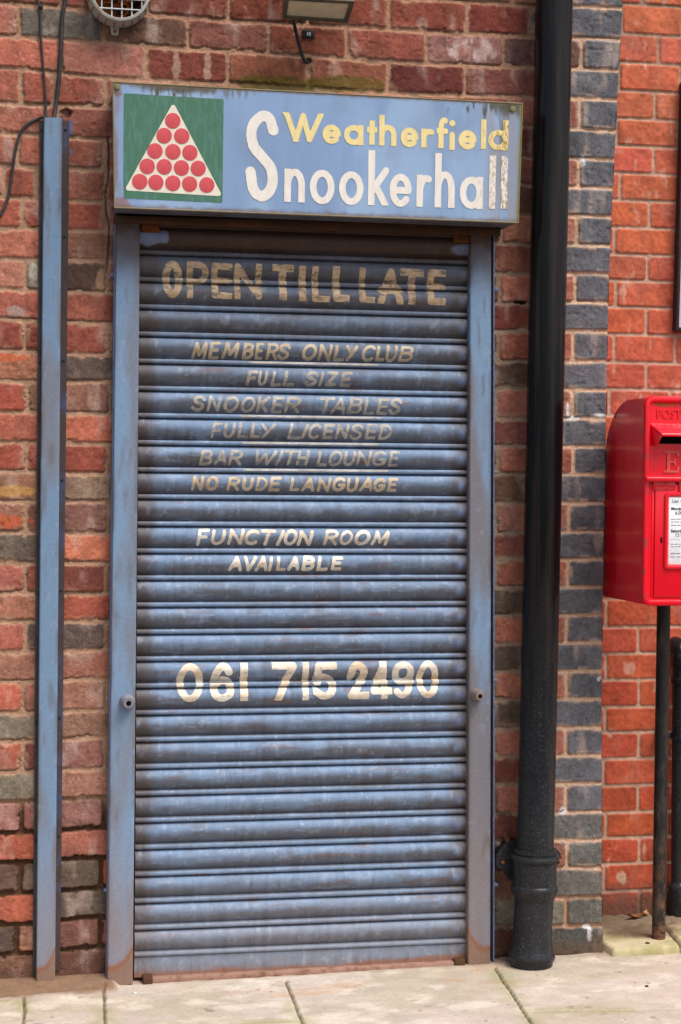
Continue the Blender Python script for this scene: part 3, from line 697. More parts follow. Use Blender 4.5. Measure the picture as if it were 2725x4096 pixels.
C = mix(C, B(lin(196, 200, 210)), 0.3*sst(.80, .88, fbm(X*110, Z*120, 407, 2)))            # paint specks
C = mix(C, B(lin(120, 76, 52)), 0.45*sst(.69, .82, fbm(X*10+sid*.7, Z*70, 408, 4)))          # rust streaks
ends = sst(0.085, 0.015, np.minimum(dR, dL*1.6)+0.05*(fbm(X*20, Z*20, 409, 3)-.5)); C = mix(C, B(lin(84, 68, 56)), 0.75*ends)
C = mix(C, B(lin(112, 132, 172)), np.clip(riv*1.3, 0, 1)*0.8)
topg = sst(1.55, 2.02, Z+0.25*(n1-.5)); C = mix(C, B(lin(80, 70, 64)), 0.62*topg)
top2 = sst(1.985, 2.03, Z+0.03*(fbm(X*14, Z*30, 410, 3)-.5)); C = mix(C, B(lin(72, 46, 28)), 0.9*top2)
patch = sst(1.0, .8, np.hypot((X-LX-.012)/.062, (Z-2.047)/.026)+0.5*(fbm(X*40, Z*40, 411, 3)-.5))
patch2 = sst(1.0, .8, np.hypot((RX-X-.01)/.062, (Z-2.040)/.018)+0.6*(fbm(X*40, Z*40, 412, 3)-.5))
C = mix(C, B(lin(118, 126, 152)), np.maximum(patch, 0.7*patch2))
botr = sst(0.075, 0.020, Z+0.03*(fbm(X*16, Z*30, 413, 4)-.5)); C = mix(C, B(lin(128, 127, 134)), 0.6*sst(.30, .04, Z)); C = mix(C, B(lin(138, 86, 56)), 0.75*sst(0.014, -0.001, Z+0.022*(fbm(X*10, Z*30, 413, 4)-.5)-0.012*np.clip((X-.45)/.4, 0, 1)))
C = C*(1+0.34*(n3-.5)[..., None])
C = mix(C, B(lin(86, 72, 62)), 0.26*sst(.58, .80, fbm(X*85, Z*2.2, 430, 3))*sst(.25, .5, tt)*(tt < .92))     # thin vertical runs
C = mix(C, B(lin(168, 180, 200)), 0.26*(Z < 1.95)*sst(.60, .80, fbm(X*60, Z*40+sid, 431, 4))*sst(.45, .2, np.abs(tt-.35)))
sh = thing('roller_shutter', 'closed blue grey steel roller shutter with hand painted cream lettering between steel posts', 'shutter', (float((LX+RX)/2), YC, 0.0))
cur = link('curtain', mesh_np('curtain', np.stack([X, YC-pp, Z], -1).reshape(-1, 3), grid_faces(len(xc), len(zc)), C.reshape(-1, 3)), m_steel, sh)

def mat_paint(name, c, c2, lo=0.50, hi=0.62, sc=34, stretch=(1, 1, 2.2), amax=1.0):
    """worn sign paint: the noise lets the steel show through"""
    m, nt, bs = mat_base(name)
    f = noise(nt, sc, 6, 0.7, stretch); f2 = noise(nt, 150, 5, 0.7)
    f3 = noise(nt, 14, 4, 0.6, (1, 1, 2.5))
    nt.links.new(mixc(nt, ramp(nt, f3, 0.35, 0.68), c4(c), c4(c2)), bs.inputs['Base Color'])
    bs.inputs['Roughness'].default_value = 0.6; bs.inputs['Specular IOR Level'].default_value = 0.3
    a = N(nt, 'ShaderNodeMath', operation='ADD'); nt.links.new(f, a.inputs[0])
    b = N(nt, 'ShaderNodeMath', operation='MULTIPLY_ADD'); nt.links.new(f2, b.inputs[0]); b.inputs[1].default_value = 0.22; b.inputs[2].default_value = -0.11
    nt.links.new(b.outputs[0], a.inputs[1])
    r = ramp(nt, a.outputs[0], lo, hi, (amax, amax, amax, 1), (0.12, 0.12, 0.12, 1)); nt.links.new(r, bs.inputs['Alpha'])
    return m
CREAM = lin(214, 194, 166)
mp1 = mat_paint('cream shutter paint', lin(218, 200, 174), lin(188, 164, 134), 0.56, 0.78, amax=0.88)
mp0 = mat_paint('worn tan shutter paint', lin(228, 200, 166), lin(198, 164, 130), 0.48, 0.68, amax=0.86)
mp2 = mat_paint('faded cream shutter paint', lin(210, 202, 192), lin(180, 166, 146), 0.48, 0.74, amax=0.82)
mp3 = mat_paint('bright cream shutter paint', lin(242, 234, 220), lin(206, 180, 148), 0.54, 0.78, amax=0.95)

def put_line(name, spec, tl, tr, bl, br, wpx, mat, slant, xl, xr, seed, wob=0.16, rnd=0.03, square=False):
    """spec: list of (char, x0, x1) in photo pixels; the sheet follows the slats"""
    V, F = [], []; ry = random.Random(seed)
    for n, (ch, x0, x1) in enumerate(spec):
        u0, u1 = (x0-xl)/(xr-xl), (x1-xl)/(xr-xl); hh = (bl-tl)
        j1, j2 = ry.uniform(-rnd, rnd)*hh, ry.uniform(-rnd, rnd)*hh
        polys = [[(a+ry.uniform(-.012, .012), b+ry.uniform(-.012, .012)) for a, b in p] if len(p) < 8 else p for p in G[ch]]
        v, f = glyph(polys, x0, x1, tl+(tr-tl)*u0+j1, tl+(tr-tl)*u1+j1, bl+(br-bl)*u0+j2, bl+(br-bl)*u1+j2, wpx*ry.uniform(.9, 1.1), YC-.01, slant, clip=square, square=square and ch not in '069O', wob=wob, seed=seed+n)
        o = len(V); k = 0.0006+0.00025*(n % 3)
        v = np.array(v)
        V += [(a, YC-float(p_)-k, b) for (a, b), p_ in zip(v, np.maximum(prof(v[:, 1]), -0.001))]; F += [[o+i for i in q] for q in f]
    return link(name, mesh_py(name, V, F, True), mat, cur)
def put_words(name, spec, *a, **k):
    n, out = k.pop('n'), None
    for i, m_ in enumerate(n):
        p0 = sum(n[:i]); o = put_line(name, spec[p0:p0+m_], *a[:-1], a[-1]+i*31, **k)
        o['label'] = k.get('lab', '') or 'painted word '+SPELL.get(''.join(q[0] for q in spec[p0:p0+m_]), ''.join(q[0] for q in spec[p0:p0+m_]))
SPELL = {}
L1 = [('O', 649, 730), ('P', 746, 835), ('E', 845, 928), ('N', 936, 1047), ('T', 1088, 1173), ('I', 1193, 1224), ('L', 1246, 1318), ('L', 1329, 1396), ('L', 1435, 1498), ('A', 1509, 1612), ('T', 1599, 1692), ('E', 1707, 1780)]
put_words('lettering', L1, 1044, 1082, 1190, 1222, 28, mp0, 0.0, 649, 1783, 1, rnd=.012, wob=.08, square=True, n=[4, 4, 4])
def words(chars, xs_): return [(c, a, b) for c, (a, b) in zip(chars, xs_)]
put_words('lettering', words('MEMBERSONLYCLUB', [(764, 830), (832, 884), (885, 957), (967, 1015), (1018, 1056), (1062, 1114), (1108, 1161), (1206, 1267), (1270, 1330), (1332, 1378), (1381, 1432), (1445, 1502), (1500, 1538), (1540, 1590), (1592, 1652)]), 1366, 1384, 1434, 1450, 13, mp1, .24, 762, 1652, 2, n=[7, 4, 4])
put_words('lettering', words('FULLSIZE', [(983, 1031), (1030, 1072), (1082, 1126), (1130, 1177), (1214, 1274), (1273, 1295), (1299, 1353), (1357, 1410)]), 1482, 1487, 1543, 1547, 13, mp2, .26, 983, 1410, 3, n=[4, 4])
put_words('lettering', words('SNOOKERTABLES', [(764, 823), (826, 886), (893, 955), (962, 1021), (1023, 1080), (1083, 1136), (1135, 1203), (1275, 1340), (1321, 1381), (1388, 1448), (1452, 1500), (1504, 1557), (1551, 1607)]), 1582, 1593, 1647, 1660, 13, mp2, .24, 762, 1607, 4, n=[7, 6])
put_words('lettering', words('FULLYLICENSED', [(842, 890), (892, 942), (948, 992), (999, 1040), (1042, 1101), (1149, 1206), (1203, 1235), (1230, 1283), (1287, 1340), (1338, 1397), (1396, 1452), (1458, 1509), (1511, 1566)]), 1690, 1698, 1753, 1760, 12, mp2, .24, 842, 1566, 5, n=[5, 8])
put_words('lettering', words('BARWITHLOUNGE', [(796, 851), (855, 906), (911, 971), (1021, 1108), (1101, 1133), (1136, 1190), (1183, 1238), (1264, 1308), (1312, 1369), (1371, 1423), (1421, 1487), (1486, 1544), (1551, 1598)]), 1798, 1805, 1861, 1866, 12, mp2, .24, 794, 1598, 6, n=[3, 4, 6])
put_words('lettering', words('NORUDELANGUAGE', [(764, 816), (822, 874), (905, 960), (966, 1015), (1020, 1069), (1074, 1126), (1157, 1197), (1203, 1257), (1266, 1324), (1326, 1381), (1383, 1433), (1434, 1490), (1489, 1541), (1546, 1591)]), 1904, 1911, 1963, 1970, 13, mp1, .22, 762, 1591, 7, n=[2, 4, 8])
put_words('lettering', words('FUNCTIONROOM', [(785, 839), (842, 904), (908, 978), (976, 1037), (1042, 1104), (1103, 1139), (1133, 1189), (1187, 1254), (1291, 1353), (1356, 1410), (1415, 1480), (1482, 1557)]), 2115, 2120, 2182, 2183, 14, mp3, .24, 783, 1557, 8, n=[8, 4])
put_words('lettering', words('AVAILABLE', [(911, 967), (974, 1028), (1017, 1070), (1071, 1091), (1102, 1142), (1147, 1197), (1204, 1257), (1264, 1311), (1321, 1371)]), 2222, 2224, 2286, 2283, 14, mp3, .2, 910, 1371, 9, n=[9])
put_words('lettering', words('0617152490', [(705, 813), (839, 937), (959, 991), (1085, 1186), (1205, 1237), (1250, 1345), (1388, 1474), (1480, 1566), (1566, 1656), (1664, 1755)]), 2652, 2642, 2808, 2791, 29, mp3, 0.0, 705, 1755, 10, wob=.08, rnd=.01, square=True, n=[3, 3, 4])
V, F = [], []
for (x0, x1, y0, y1) in ((996, 1512, 1459, 1467), (957, 1522, 1673, 1680), (970, 1512, 1780, 1786), (970, 1550, 1888, 1892)):
    (xa, za), (xb, zb) = P(x0, y0, YC-.01), P(x1, y1, YC-.01); zc_ = Z0R-PT*round((Z0R-(za+zb)/2)/PT)
    nn = 40
    for i in range(nn+1):
        for dz_ in (.0045, .002, -.001): V.append((xa+(xb-xa)*i/nn, YC-float(prof(np.array(zc_+dz_)))-0.0007, zc_+dz_))
    o = len(V)-3*(nn+1)
    for i in range(nn):
        for q in (0, 1): F.append([o+3*i+q, o+3*i+q+1, o+3*i+q+4, o+3*i+q+3])
link('underline', mesh_py('underline', V, F, True), mp2, cur)

def steel_panel(name, quad, y, depth, parent, seed, rustbot=0.0, rusttop=0.0, step=0.006, grime=0.5, base=None, label=None):
    """flat steel cover with softly rounded long edges; quad = TL,TR,BR,BL as (x,z)"""
    (tlx, tlz), (trx, trz), (brx, brz), (blx, blz) = quad
    nu = max(9, int(abs(trx-tlx)/step)+9); nv = max(6, int(abs(tlz-blz)/step))
    r = 0.004
    wd = max(abs(trx-tlx), 1e-3)
    uo = np.concatenate([[0, 0], np.linspace(0, r/wd, 4)[1:], np.linspace(r/wd, 1-r/wd, nu-8)[1:-1], np.linspace(1-r/wd, 1, 4)[:-1], [1, 1]])
    ang = np.zeros(len(uo)); dep = np.zeros(len(uo))
    for i, q in enumerate(uo):
        e = min(q, 1-q)*wd
        dep[i] = r-math.sqrt(max(r*r-(r-min(e, r))**2, 0))
    dep[0] = dep[-1] = depth
    vo = np.linspace(0, 1, nv); U_, V_ = np.meshgrid(uo, vo)
    X_ = (blx*(1-U_)+brx*U_)*(1-V_)+(tlx*(1-U_)+trx*U_)*V_; Z_ = (blz*(1-U_)+brz*U_)*(1-V_)+(tlz*(1-U_)+trz*U_)*V_
    Y_ = y+np.broadcast_to(dep, X_.shape)-0.0006*(fbm(X_*8, Z_*8, seed+1, 2)-.5)
    n1 = fbm(X_*14, Z_*3.2, seed, 4); n2 = fbm(X_*60, Z_*9, seed+2, 4)
    Bc = lambda c: np.broadcast_to(np.asarray(c), X_.shape+(3,))
    C_ = Bc(lin(116, 141, 170) if base is None else base)*(1+.16*(n1-.5)[..., None]+.16*(n2-.5)[..., None])
    C_ = mix(C_, Bc(lin(112, 104, 104)), grime*1.15*sst(.40, .66, n1)); C_ = mix(C_, Bc(lin(92, 74, 62)), grime*.8*sst(.58, .78, n2))
    e = np.minimum(U_, 1-U_)*wd; C_ = mix(C_, Bc(lin(96, 80, 72)), .5*sst(.012, .002, e)*sst(.45, .6, fbm(X_*30, Z_*6, seed+3, 3)))
    C_ = mix(C_, Bc(lin(150, 160, 186)), .3*sst(.72, .84, fbm(X_*90, Z_*40, seed+5, 3)))
    zb = min(blz, brz); zt = max(tlz, trz)
    if rustbot:
        k = Z_-zb-0.06*(U_ if rustbot > 0 else 1-U_)**3+0.014*(fbm(X_*40, Z_*40, seed+4, 3)-.5)
        C_ = mix(C_, Bc(lin(134, 118, 116)), sst(.55, .1, Z_-zb)*.55)
        C_ = mix(C_, Bc(lin(134, 78, 40)), .9*sst(.066, .050, k)); C_ = mix(C_, Bc(lin(128, 106, 94)), .8*sst(.052, .036, k))
    if rusttop:
        k = zt-Z_+0.08*(fbm(X_*22, Z_*14, seed+6, 4)-.5); C_ = mix(C_, Bc(lin(84, 66, 54)), .8*sst(.20, .06, k)); C_ = mix(C_, Bc(lin(70, 44, 26)), .85*sst(.05, .02, k))
    me = mesh_np(name, np.stack([X_, Y_, Z_], -1).reshape(-1, 3), grid_faces(len(uo), nv), C_.reshape(-1, 3))
    o = link(name, me, m_steel, parent)
    if label: o['label'] = label
    return o
YF = -0.048
q4 = lambda pts, y: [tuple(map(float, P(a, b, y))) for a, b in pts]
steel_panel('guide_rail', q4([(466, 890), (561, 895), (532, 3935), (429, 3950)], YF), YF, 0.05, sh, 501, rustbot=1, rusttop=1)
steel_panel('guide_rail', q4([(1882, 930), (1967, 935), (1963, 3862), (1872, 3868)], YF), YF, 0.05, sh, 520, rustbot=-1, rusttop=1, grime=.75)
m_dark = mat_plain('dark steel edge', lin(44, 46, 54), .6, .3)
m_steelp = mat_plain('blue steel fittings', lin(104, 120, 156), .55, .35, lin(96, 84, 78), 60)
# thin angle irons between posts and wall
for (a, b, c, d) in ((459, 895, 424, 3950), (1971, 940, 1970, 3865)):
    (xa, za), (xb, zb) = P(a, b, -.03), P(c, d, -.03)
    t = 0.0022 if a < 1000 else 0.003
    MB().hexa([(xa, -.040, za), (xa+t, -.040, za), (xb+t, -.040, zb), (xb, -.040, zb), (xa, .02, za), (xa+t, .02, za), (xb+t, .02, zb), (xb, .02, zb)]).build('edge_angle', m_steelp, sh)
# header strip under the sign
hx0, hx1 = P(459, 870, -.05)[0], P(2003, 930, -.05)[0]
hz = [float(P(a, b, -.05)[1]) for a, b in ((470, 862), (2000, 905), (470, 890), (2000, 944))]
m_rusty = mat_plain('rusty brown steel', lin(78, 54, 38), .8, .2, lin(120, 66, 34), 26, .5, .72, .4, .0015)
m_rustbr = mat_plain('orange rust', lin(122, 66, 32), .9, .15, lin(74, 44, 28), 40, .4, .65, .5, .002)
MB().hexa([(hx0, -.056, hz[0]), (hx1, -.050, hz[1]), (hx1, -.050, hz[3]), (hx0, -.056, hz[2]), (hx0, .01, hz[0]), (hx1, .01, hz[1]), (hx1, .01, hz[3]), (hx0, .01, hz[2])], .002).build('header_plate', m_rusty, sh)
for (a, b, c, d) in ((566, 892, 638, 930), (1816, 940, 1878, 972)):
    (xa, za), (xb, zb) = P(a, b, -.036), P(c, d, -.036)
    MB().box(xa, xb, -.038, .0, zb, za, .002).build('guide_bracket', m_rustbr, sh)
# bottom bar
(xa, za), (xb, zb) = P(609, 3922, -.045), P(1822, 3858, -.045)
m_bot = mat_plain('rusted bottom rail', lin(152, 118, 102), .7, .3, lin(104, 68, 50), 26, .48, .72, .4, .001)
bb = MB(); bb.hexa([(xa, -.046, za+.007), (xb, -.046, zb+.007), (xb, -.046, zb-.010), (xa, -.046, za-.010), (xa, -.01, za+.007), (xb, -.01, zb+.007), (xb, -.01, zb-.010), (xa, -.01, za-.010)], .003)
bar = bb.build('bottom_bar', m_bot, sh)
for (a, b, c, d) in ((573, 3905, 611, 3952), (1820, 3840, 1862, 3884)):
    (x0, z0), (x1, z1) = P(a, b, -.05), P(c, d, -.05)
    MB().box(x0, x1, -.052, -.012, z1, z0, .003).build('end_stop', m_rusty, bar)
# locks
m_lock = mat_plain('lock barrel steel', lin(126, 128, 142), .45, .5, lin(108, 92, 88), 50)
m_hole = mat_plain('dark hole', lin(8, 8, 9), .9, .1)
for (px, py, s, mt_) in ((510, 2806, 1.0, m_lock), (1905, 2778, .86, mat_plain('worn lock barrel', lin(128, 112, 104), .6, .35, lin(104, 96, 100), 60))):
    x, z = P(px, py, YF); r = .0205*s
    lk = MB().lathe([(r*1.05, 0), (r*1.05, .006), (r*.98, .009), (r*.96, .022), (r*.80, .026), (r*.72, .040), (r*.66, .043), (r*.36, .0435), (r*.33, .030)], (x, YF+.001, z), (0, -1, 0), 36).build('lock', mt_, sh)
    MB().lathe([(r*.34, 0), (r*.33, .0025)], (x, YF-.0395, z), (0, -1, 0), 20).build('keyhole', m_hole, lk)
# fixing bolts at the outside of the posts
bolt = MB().lathe([(.0045, 0), (.0045, .014)], (0, 0, 0), (-1, 0, 0), 10).lathe([(.0075, .004), (.0075, .009)], (0, 0, 0), (-1, 0, 0), 6).build('bolt', m_steelp, sh)
for i, (px, py, sgn) in enumerate(((461, 1103, 1), (461, 1909, 1), (449, 2798, 1), (436, 3560, 1), (1974, 1160, -1), (1970, 1890, -1), (1970, 2722, -1), (1972, 3540, -1))):
    o = bolt if i == 0 else bolt.copy()
    if i: COL.objects.link(o)
    x, z = P(px, py, -.022); o.location = Vector((x, -.022, z))-sh.location; o.scale = (sgn, 1, 1)

# ------------------------------------------------------------------ shop sign
YT, YB = -0.186, -0.162
TL, TR, BR_, BL_ = P3(452, 328, YT), P3(2090, 414.5, YT), P3(2073, 891, YB), P3(459, 830, YB)
sg = thing('shop_sign', 'long pale blue snooker hall sign box with painted lettering over the shutter', 'sign', (0.37, 0.0, TL[2]))
nu, nv = 460, 170
U, V_ = np.meshgrid(np.linspace(0, 1, nu), np.linspace(0, 1, nv))
def quadmap(u, v):
    u = np.asarray(u)[..., None]; v = np.asarray(v)[..., None]
    return (np.array(BL_)*(1-u)+np.array(BR_)*u)*(1-v)+(np.array(TL)*(1-u)+np.array(TR)*u)*v
PT_ = quadmap(U, V_); X, Z = PT_[..., 0], PT_[..., 2]
Bc = lambda c: np.broadcast_to(lin(*c), X.shape+(3,))
n1 = fbm(X*5, Z*5, 601, 4); n2 = fbm(X*60, Z*8, 602, 4)
C = Bc((133, 158, 194))*(1+.16*(n1-.5)[..., None]+.10*(n2-.5)[..., None])
C = mix(C, Bc((158, 184, 214)), .6*sst(.42, .7, fbm(X*9, Z*4, 603, 4)))
C = mix(C, Bc((120, 128, 146)), .22*sst(.55, .78, fbm(X*13, Z*10, 604, 4)))
C = mix(C, Bc((150, 140, 142)), .7*sst(.86, .99, U+.15*(n2-.5))*sst(.3, .6, fbm(X*40, Z*5, 605, 3)))
rt = np.maximum(sst(.03, .0, U+.03*(n2-.5)), 0); C = mix(C, Bc((130, 96, 76)), .75*rt*sst(.4, .62, fbm(X*30, Z*9, 606, 4)))
C = mix(C, Bc((128, 88, 66)), .85*sst(1.0, .6, np.hypot(U/.03, (1-V_)/.12)+.8*(fbm(X*40, Z*40, 607, 3)-.5)))
C = mix(C, Bc((140, 100, 84)), .75*sst(1.0, .5, np.hypot(U/.05, V_/.10)+.8*(fbm(X*40, Z*40, 608, 3)-.5)))
def drips(lo, hi, dens, ln, seed):
    k = fbm(X*dens, X*0, seed, 2); L = ln*np.clip((k-.42)*3.2, .08, 1.2)
    return sst(1.0, .55, (1-V_)/L)*sst(lo-.02, lo+.03, U)*sst(hi+.02, hi-.03, U)
C = mix(C, Bc((86, 78, 40)), 1.0*drips(.08, .24, 110, .23, 611)*sst(.25, .6, fbm(X*50, Z*30, 623, 3))); C = mix(C, Bc((104, 96, 66)), .6*drips(.10, .34, 150, .09, 612))
C = mix(C, Bc((70, 68, 44)), .85*drips(.80, 1.05, 120, .15, 613)*sst(.25, .6, fbm(X*50, Z*30, 621, 3))); C = mix(C, Bc((84, 78, 50)), .7*drips(.93, 1.05, 70, .42, 614)*sst(.3, .6, fbm(X*70, Z*12, 622, 3)))
C = mix(C, Bc((74, 72, 50)), .85*sst(1.0, .45, np.hypot((1-U)/.10, (1-V_)/.16)+.9*(fbm(X*45, Z*25, 625, 4)-.5)))
C = mix(C, Bc((86, 74, 56)), .9*sst(1.0, .4, np.hypot((U-.15)/.14, (1-V_)/.08)+.9*(fbm(X*55, Z*30, 626, 4)-.5)))
C = mix(C, Bc((120, 104, 78)), .7*sst(.03, .008, 1-V_+.02*(fbm(X*60, Z*60, 615, 3)-.5)))
C = mix(C, Bc((126, 128, 62)), .8*sst(.012, .003, 1-U)); C = mix(C, Bc((118, 96, 78)), .75*sst(.045, .005, V_+.05*(fbm(X*40, Z*40, 630, 4)-.5)))
pan = link('face_panel', mesh_np('face_panel', PT_.reshape(-1, 3)-np.array([0, 0, 0]), grid_faces(nu, nv), C.reshape(-1, 3)), m_signp, sg)
def onsign(x, z):
    """depth of the sign face at a point"""
    return YT+(YB-YT)*np.clip((TL[2]-np.asarray(z))/(TL[2]-BL_[2]), -.2, 1.2)
m_box = mat_plain('sign box steel', lin(96, 100, 112), .6, .3, lin(84, 66, 54), 18, .45, .68)
ins = 0.011
bx = MB().hexa([(TL[0]+ins, YT+.004, TL[2]), (TR[0]-.002, YT+.004, TR[2]), (BR_[0]-.002, YB+.004, BR_[2]), (BL_[0]+ins, YB+.004, BL_[2]),
                (TL[0]+ins, .004, TL[2]), (TR[0]-.002, .004, TR[2]), (BR_[0]-.002, .004, BR_[2]), (BL_[0]+ins, .004, BL_[2])]).build('box', m_box, sg)
lipm = mat_plain('grimy sign edge', lin(136, 118, 96), .7, .3, lin(112, 110, 60), 30)
lp = MB(); t = .003
for (A, B_) in ((TL, TR), (TR, BR_), (BR_, BL_), (BL_, TL)):
    lp.tube([Vector(A)+Vector((0, .0005, 0)), Vector(B_)+Vector((0, .0005, 0))], .0022, 8)
lp.build('rim', lipm, sg)
for px, py in ((470, 347), (2052, 436)):
    x, z = P(px, py, YT); y = float(onsign(x, z))
    MB().lathe([(.0085, 0), (.0075, .0035), (.003, .0045)], (float(x), y, float(z)), (0, -1, 0), 14).build('screw', lipm, sg)
x, z = P(448, 610, -.10); MB().lathe([(.006, 0), (.006, .022)], (float(x)+.02, -.10, float(z)), (-1, 0, 0), 12).lathe([(.009, .010), (.009, .016)], (float(x)+.02, -.10, float(z)), (-1, 0, 0), 6).build('bolt', m_steelp, sg)

def sheet(name, v, f, k, mat, parent, thick=0.0):
    v = np.array(v); y = onsign(v[:, 0], v[:, 1])-k
    return link(name, mesh_py(name, list(zip(v[:, 0], y, v[:, 1])), f, True), mat, parent)
YM = (YT+YB)/2
def mat_sign(name, c, c2, lo=.42, hi=.72, var=.06, dirty=0.0):
    m, nt, bs = mat_base(name)
    f = noise(nt, 22, 6, .65, (5, 1, 1)); f2 = noise(nt, 120, 5, .7)
    b = mixc(nt, ramp(nt, f, lo, hi), c4(c), c4(c2))
    b = mixc(nt, ramp(nt, f2, .62, .72), b, c4(c*.82))
    if dirty:
        tc = N(nt, 'ShaderNodeTexCoord'); sp = N(nt, 'ShaderNodeSeparateXYZ'); nt.links.new(tc.outputs['Object'], sp.inputs[0])
        a = N(nt, 'ShaderNodeMapRange'); a.inputs[1].default_value = dirty-.10; a.inputs[2].default_value = dirty
        nt.links.new(sp.outputs[0], a.inputs[0])
        d = N(nt, 'ShaderNodeMath', operation='MULTIPLY'); nt.links.new(a.outputs[0], d.inputs[0])
        nt.links.new(ramp(nt, noise(nt, 80, 6, .7, (3, 1, 1)), .47, .60), d.inputs[1])
        b = mixc(nt, d.outputs[0], b, c4(lin(142, 112, 44)))
    nt.links.new(b, bs.inputs['Base Color']); bs.inputs['Roughness'].default_value = .5; bs.inputs['Specular IOR Level'].default_value = .35
    bump(nt, bs, f2, .1, .0005); return m
XD = float(P(2032, 600, YM)[0])
m_white = mat_sign('white sign paint', lin(240, 232, 222), lin(226, 214, 202), dirty=XD)
m_yel = mat_sign('pale yellow sign paint', lin(244, 222, 158), lin(226, 202, 138), dirty=XD)
m_green = mat_sign('green sign paint', lin(72, 116, 92), lin(96, 138, 132), .45, .80)
m_cream = mat_sign('cream sign paint', lin(236, 226, 208), lin(222, 208, 186))
m_ball = mat_sign('red ball paint', lin(212, 86, 92), lin(198, 72, 80))
def sign_word(name, spec, wpx, mat, label):
    V, F = [], []
    for n, (ch, x0, x1, t, b) in enumerate(spec):
        pl, cl = GS[ch]
        tilt = (x1-x0)*.038
        v, f = glyph(pl, x0, x1, t-tilt/2, t+tilt/2, b-tilt/2, b+tilt/2, wpx if ch != 'S' else 41, YM, 0, clip=bool(cl), wob=.06, step=.0016, seed=900+n)
        o = len(V); V += list(v); F += [[o+i for i in q] for q in f]
        if ch == 'i':
            cx_, cz_ = P((x0+x1)/2, 495, YM)
            v, f = field_mesh(lambda A, B: np.hypot(A-cx_, B-cz_)-.0085, cx_-.012, cx_+.012, cz_-.012, cz_+.012, .0016)
            o = len(V); V += list(v); F += [[o+i for i in q] for q in f]
    o = sheet(name, V, F, .0010, mat, pan); o['label'] = label
sign_word('lettering', [('W', 1128, 1295, 454, 570), ('e', 1289, 1362, 500, 576), ('a', 1375, 1453, 502, 581), ('t', 1467, 1507, 484, 580), ('h', 1515, 1585, 463, 584), ('e', 1601, 1672, 512, 590), ('r', 1683, 1737, 517, 592), ('f', 1745, 1791, 472, 594), ('i', 1795, 1819, 500, 594), ('e', 1832, 1905, 523, 599), ('l', 1920, 1945, 480, 597), ('d', 1951, 2032, 482, 602)], 22, m_yel, 'pale yellow word Weatherfield')
sign_word('lettering', [('S', 976, 1120, 442, 803), ('n', 1139, 1222, 675, 807), ('o', 1241, 1340, 679, 815), ('o', 1358, 1456, 685, 818), ('k', 1474, 1556, 602, 820), ('e', 1560, 1649, 694, 826), ('r', 1668, 1732, 699, 826), ('h', 1741, 1822, 614, 829), ('a', 1841, 1935, 706, 834), ('l', 1958, 1985, 622, 834), ('l', 2006, 2032, 625, 834)], 27, m_white, 'white word Snookerhall with a tall initial S')
gq = [P(a, b, YM) for a, b in ((494, 376), (893, 400), (892, 809), (496, 791))]
def poly_sdf(A, B, pts, r=0.0):
    d = np.full(A.shape, -9.0)
    for p0, p1 in zip(pts, pts[1:]+pts[:1]):
        nx_, nz_ = (p1[1]-p0[1]), -(p1[0]-p0[0]); L = math.hypot(nx_, nz_); d = np.maximum(d, -((A-p0[0])*nx_+(B-p0[1])*nz_)/L)
    return d
v, f = field_mesh(lambda A, B: poly_sdf(A, B, gq)+.0012*(fbm(A*40, B*40, 5, 2)-.5), gq[3][0]-.01, gq[1][0]+.01, gq[2][1]-.01, gq[0][1]+.01, .004)
sheet('emblem_ground', v, f, .0006, m_green, pan)['label'] = 'green painted square'
tq = [P(a, b, YM) for a, b in ((692, 432), (876, 773), (515, 751))]
def tri(A, B):
    return seg_tri(A, B)-.0065
def seg_tri(A, B):
    ins_ = poly_sdf(A, B, tq); e = seg_sdf(A, B, [tq+[tq[0]]]); return np.where(ins_ < 0, -e, e)
v, f = field_mesh(tri, tq[2][0]-.015, tq[1][0]+.015, tq[1][1]-.015, tq[0][1]+.015, .0018)
sheet('emblem_triangle', v, f, .0013, m_cream, pan)['label'] = 'cream triangle with rounded corners'
balls = [(1083, 760), (1030, 852), (1140, 855), (973, 947), (1086, 952), (1192, 958), (925, 1042), (1032, 1045), (1140, 1052), (1245, 1055), (879, 1137), (980, 1142), (1087, 1147), (1192, 1152), (1300, 1158)]
dm = MB().lathe([(.0208, 0), (.0205, .0008), (.012, .0014), (.0001, .0016)], (0, 0, 0), (0, -1, 0), 28).build('ball', m_ball, pan)
for i, (a, b) in enumerate(balls):
    o = dm if i == 0 else dm.copy()
    if i: COL.objects.link(o)
    x, z = P(a/1.568, b/1.568, YM); o.location = Vector((x, float(onsign(x, z))-.0016, z))-sg.location-pan.location; o.rotation_euler.x = math.atan2(YB-YT, TL[2]-BL_[2])
    if i == 0: pass
for o in [q for q in bpy.data.objects if q.name.startswith('ball')]:
    pass

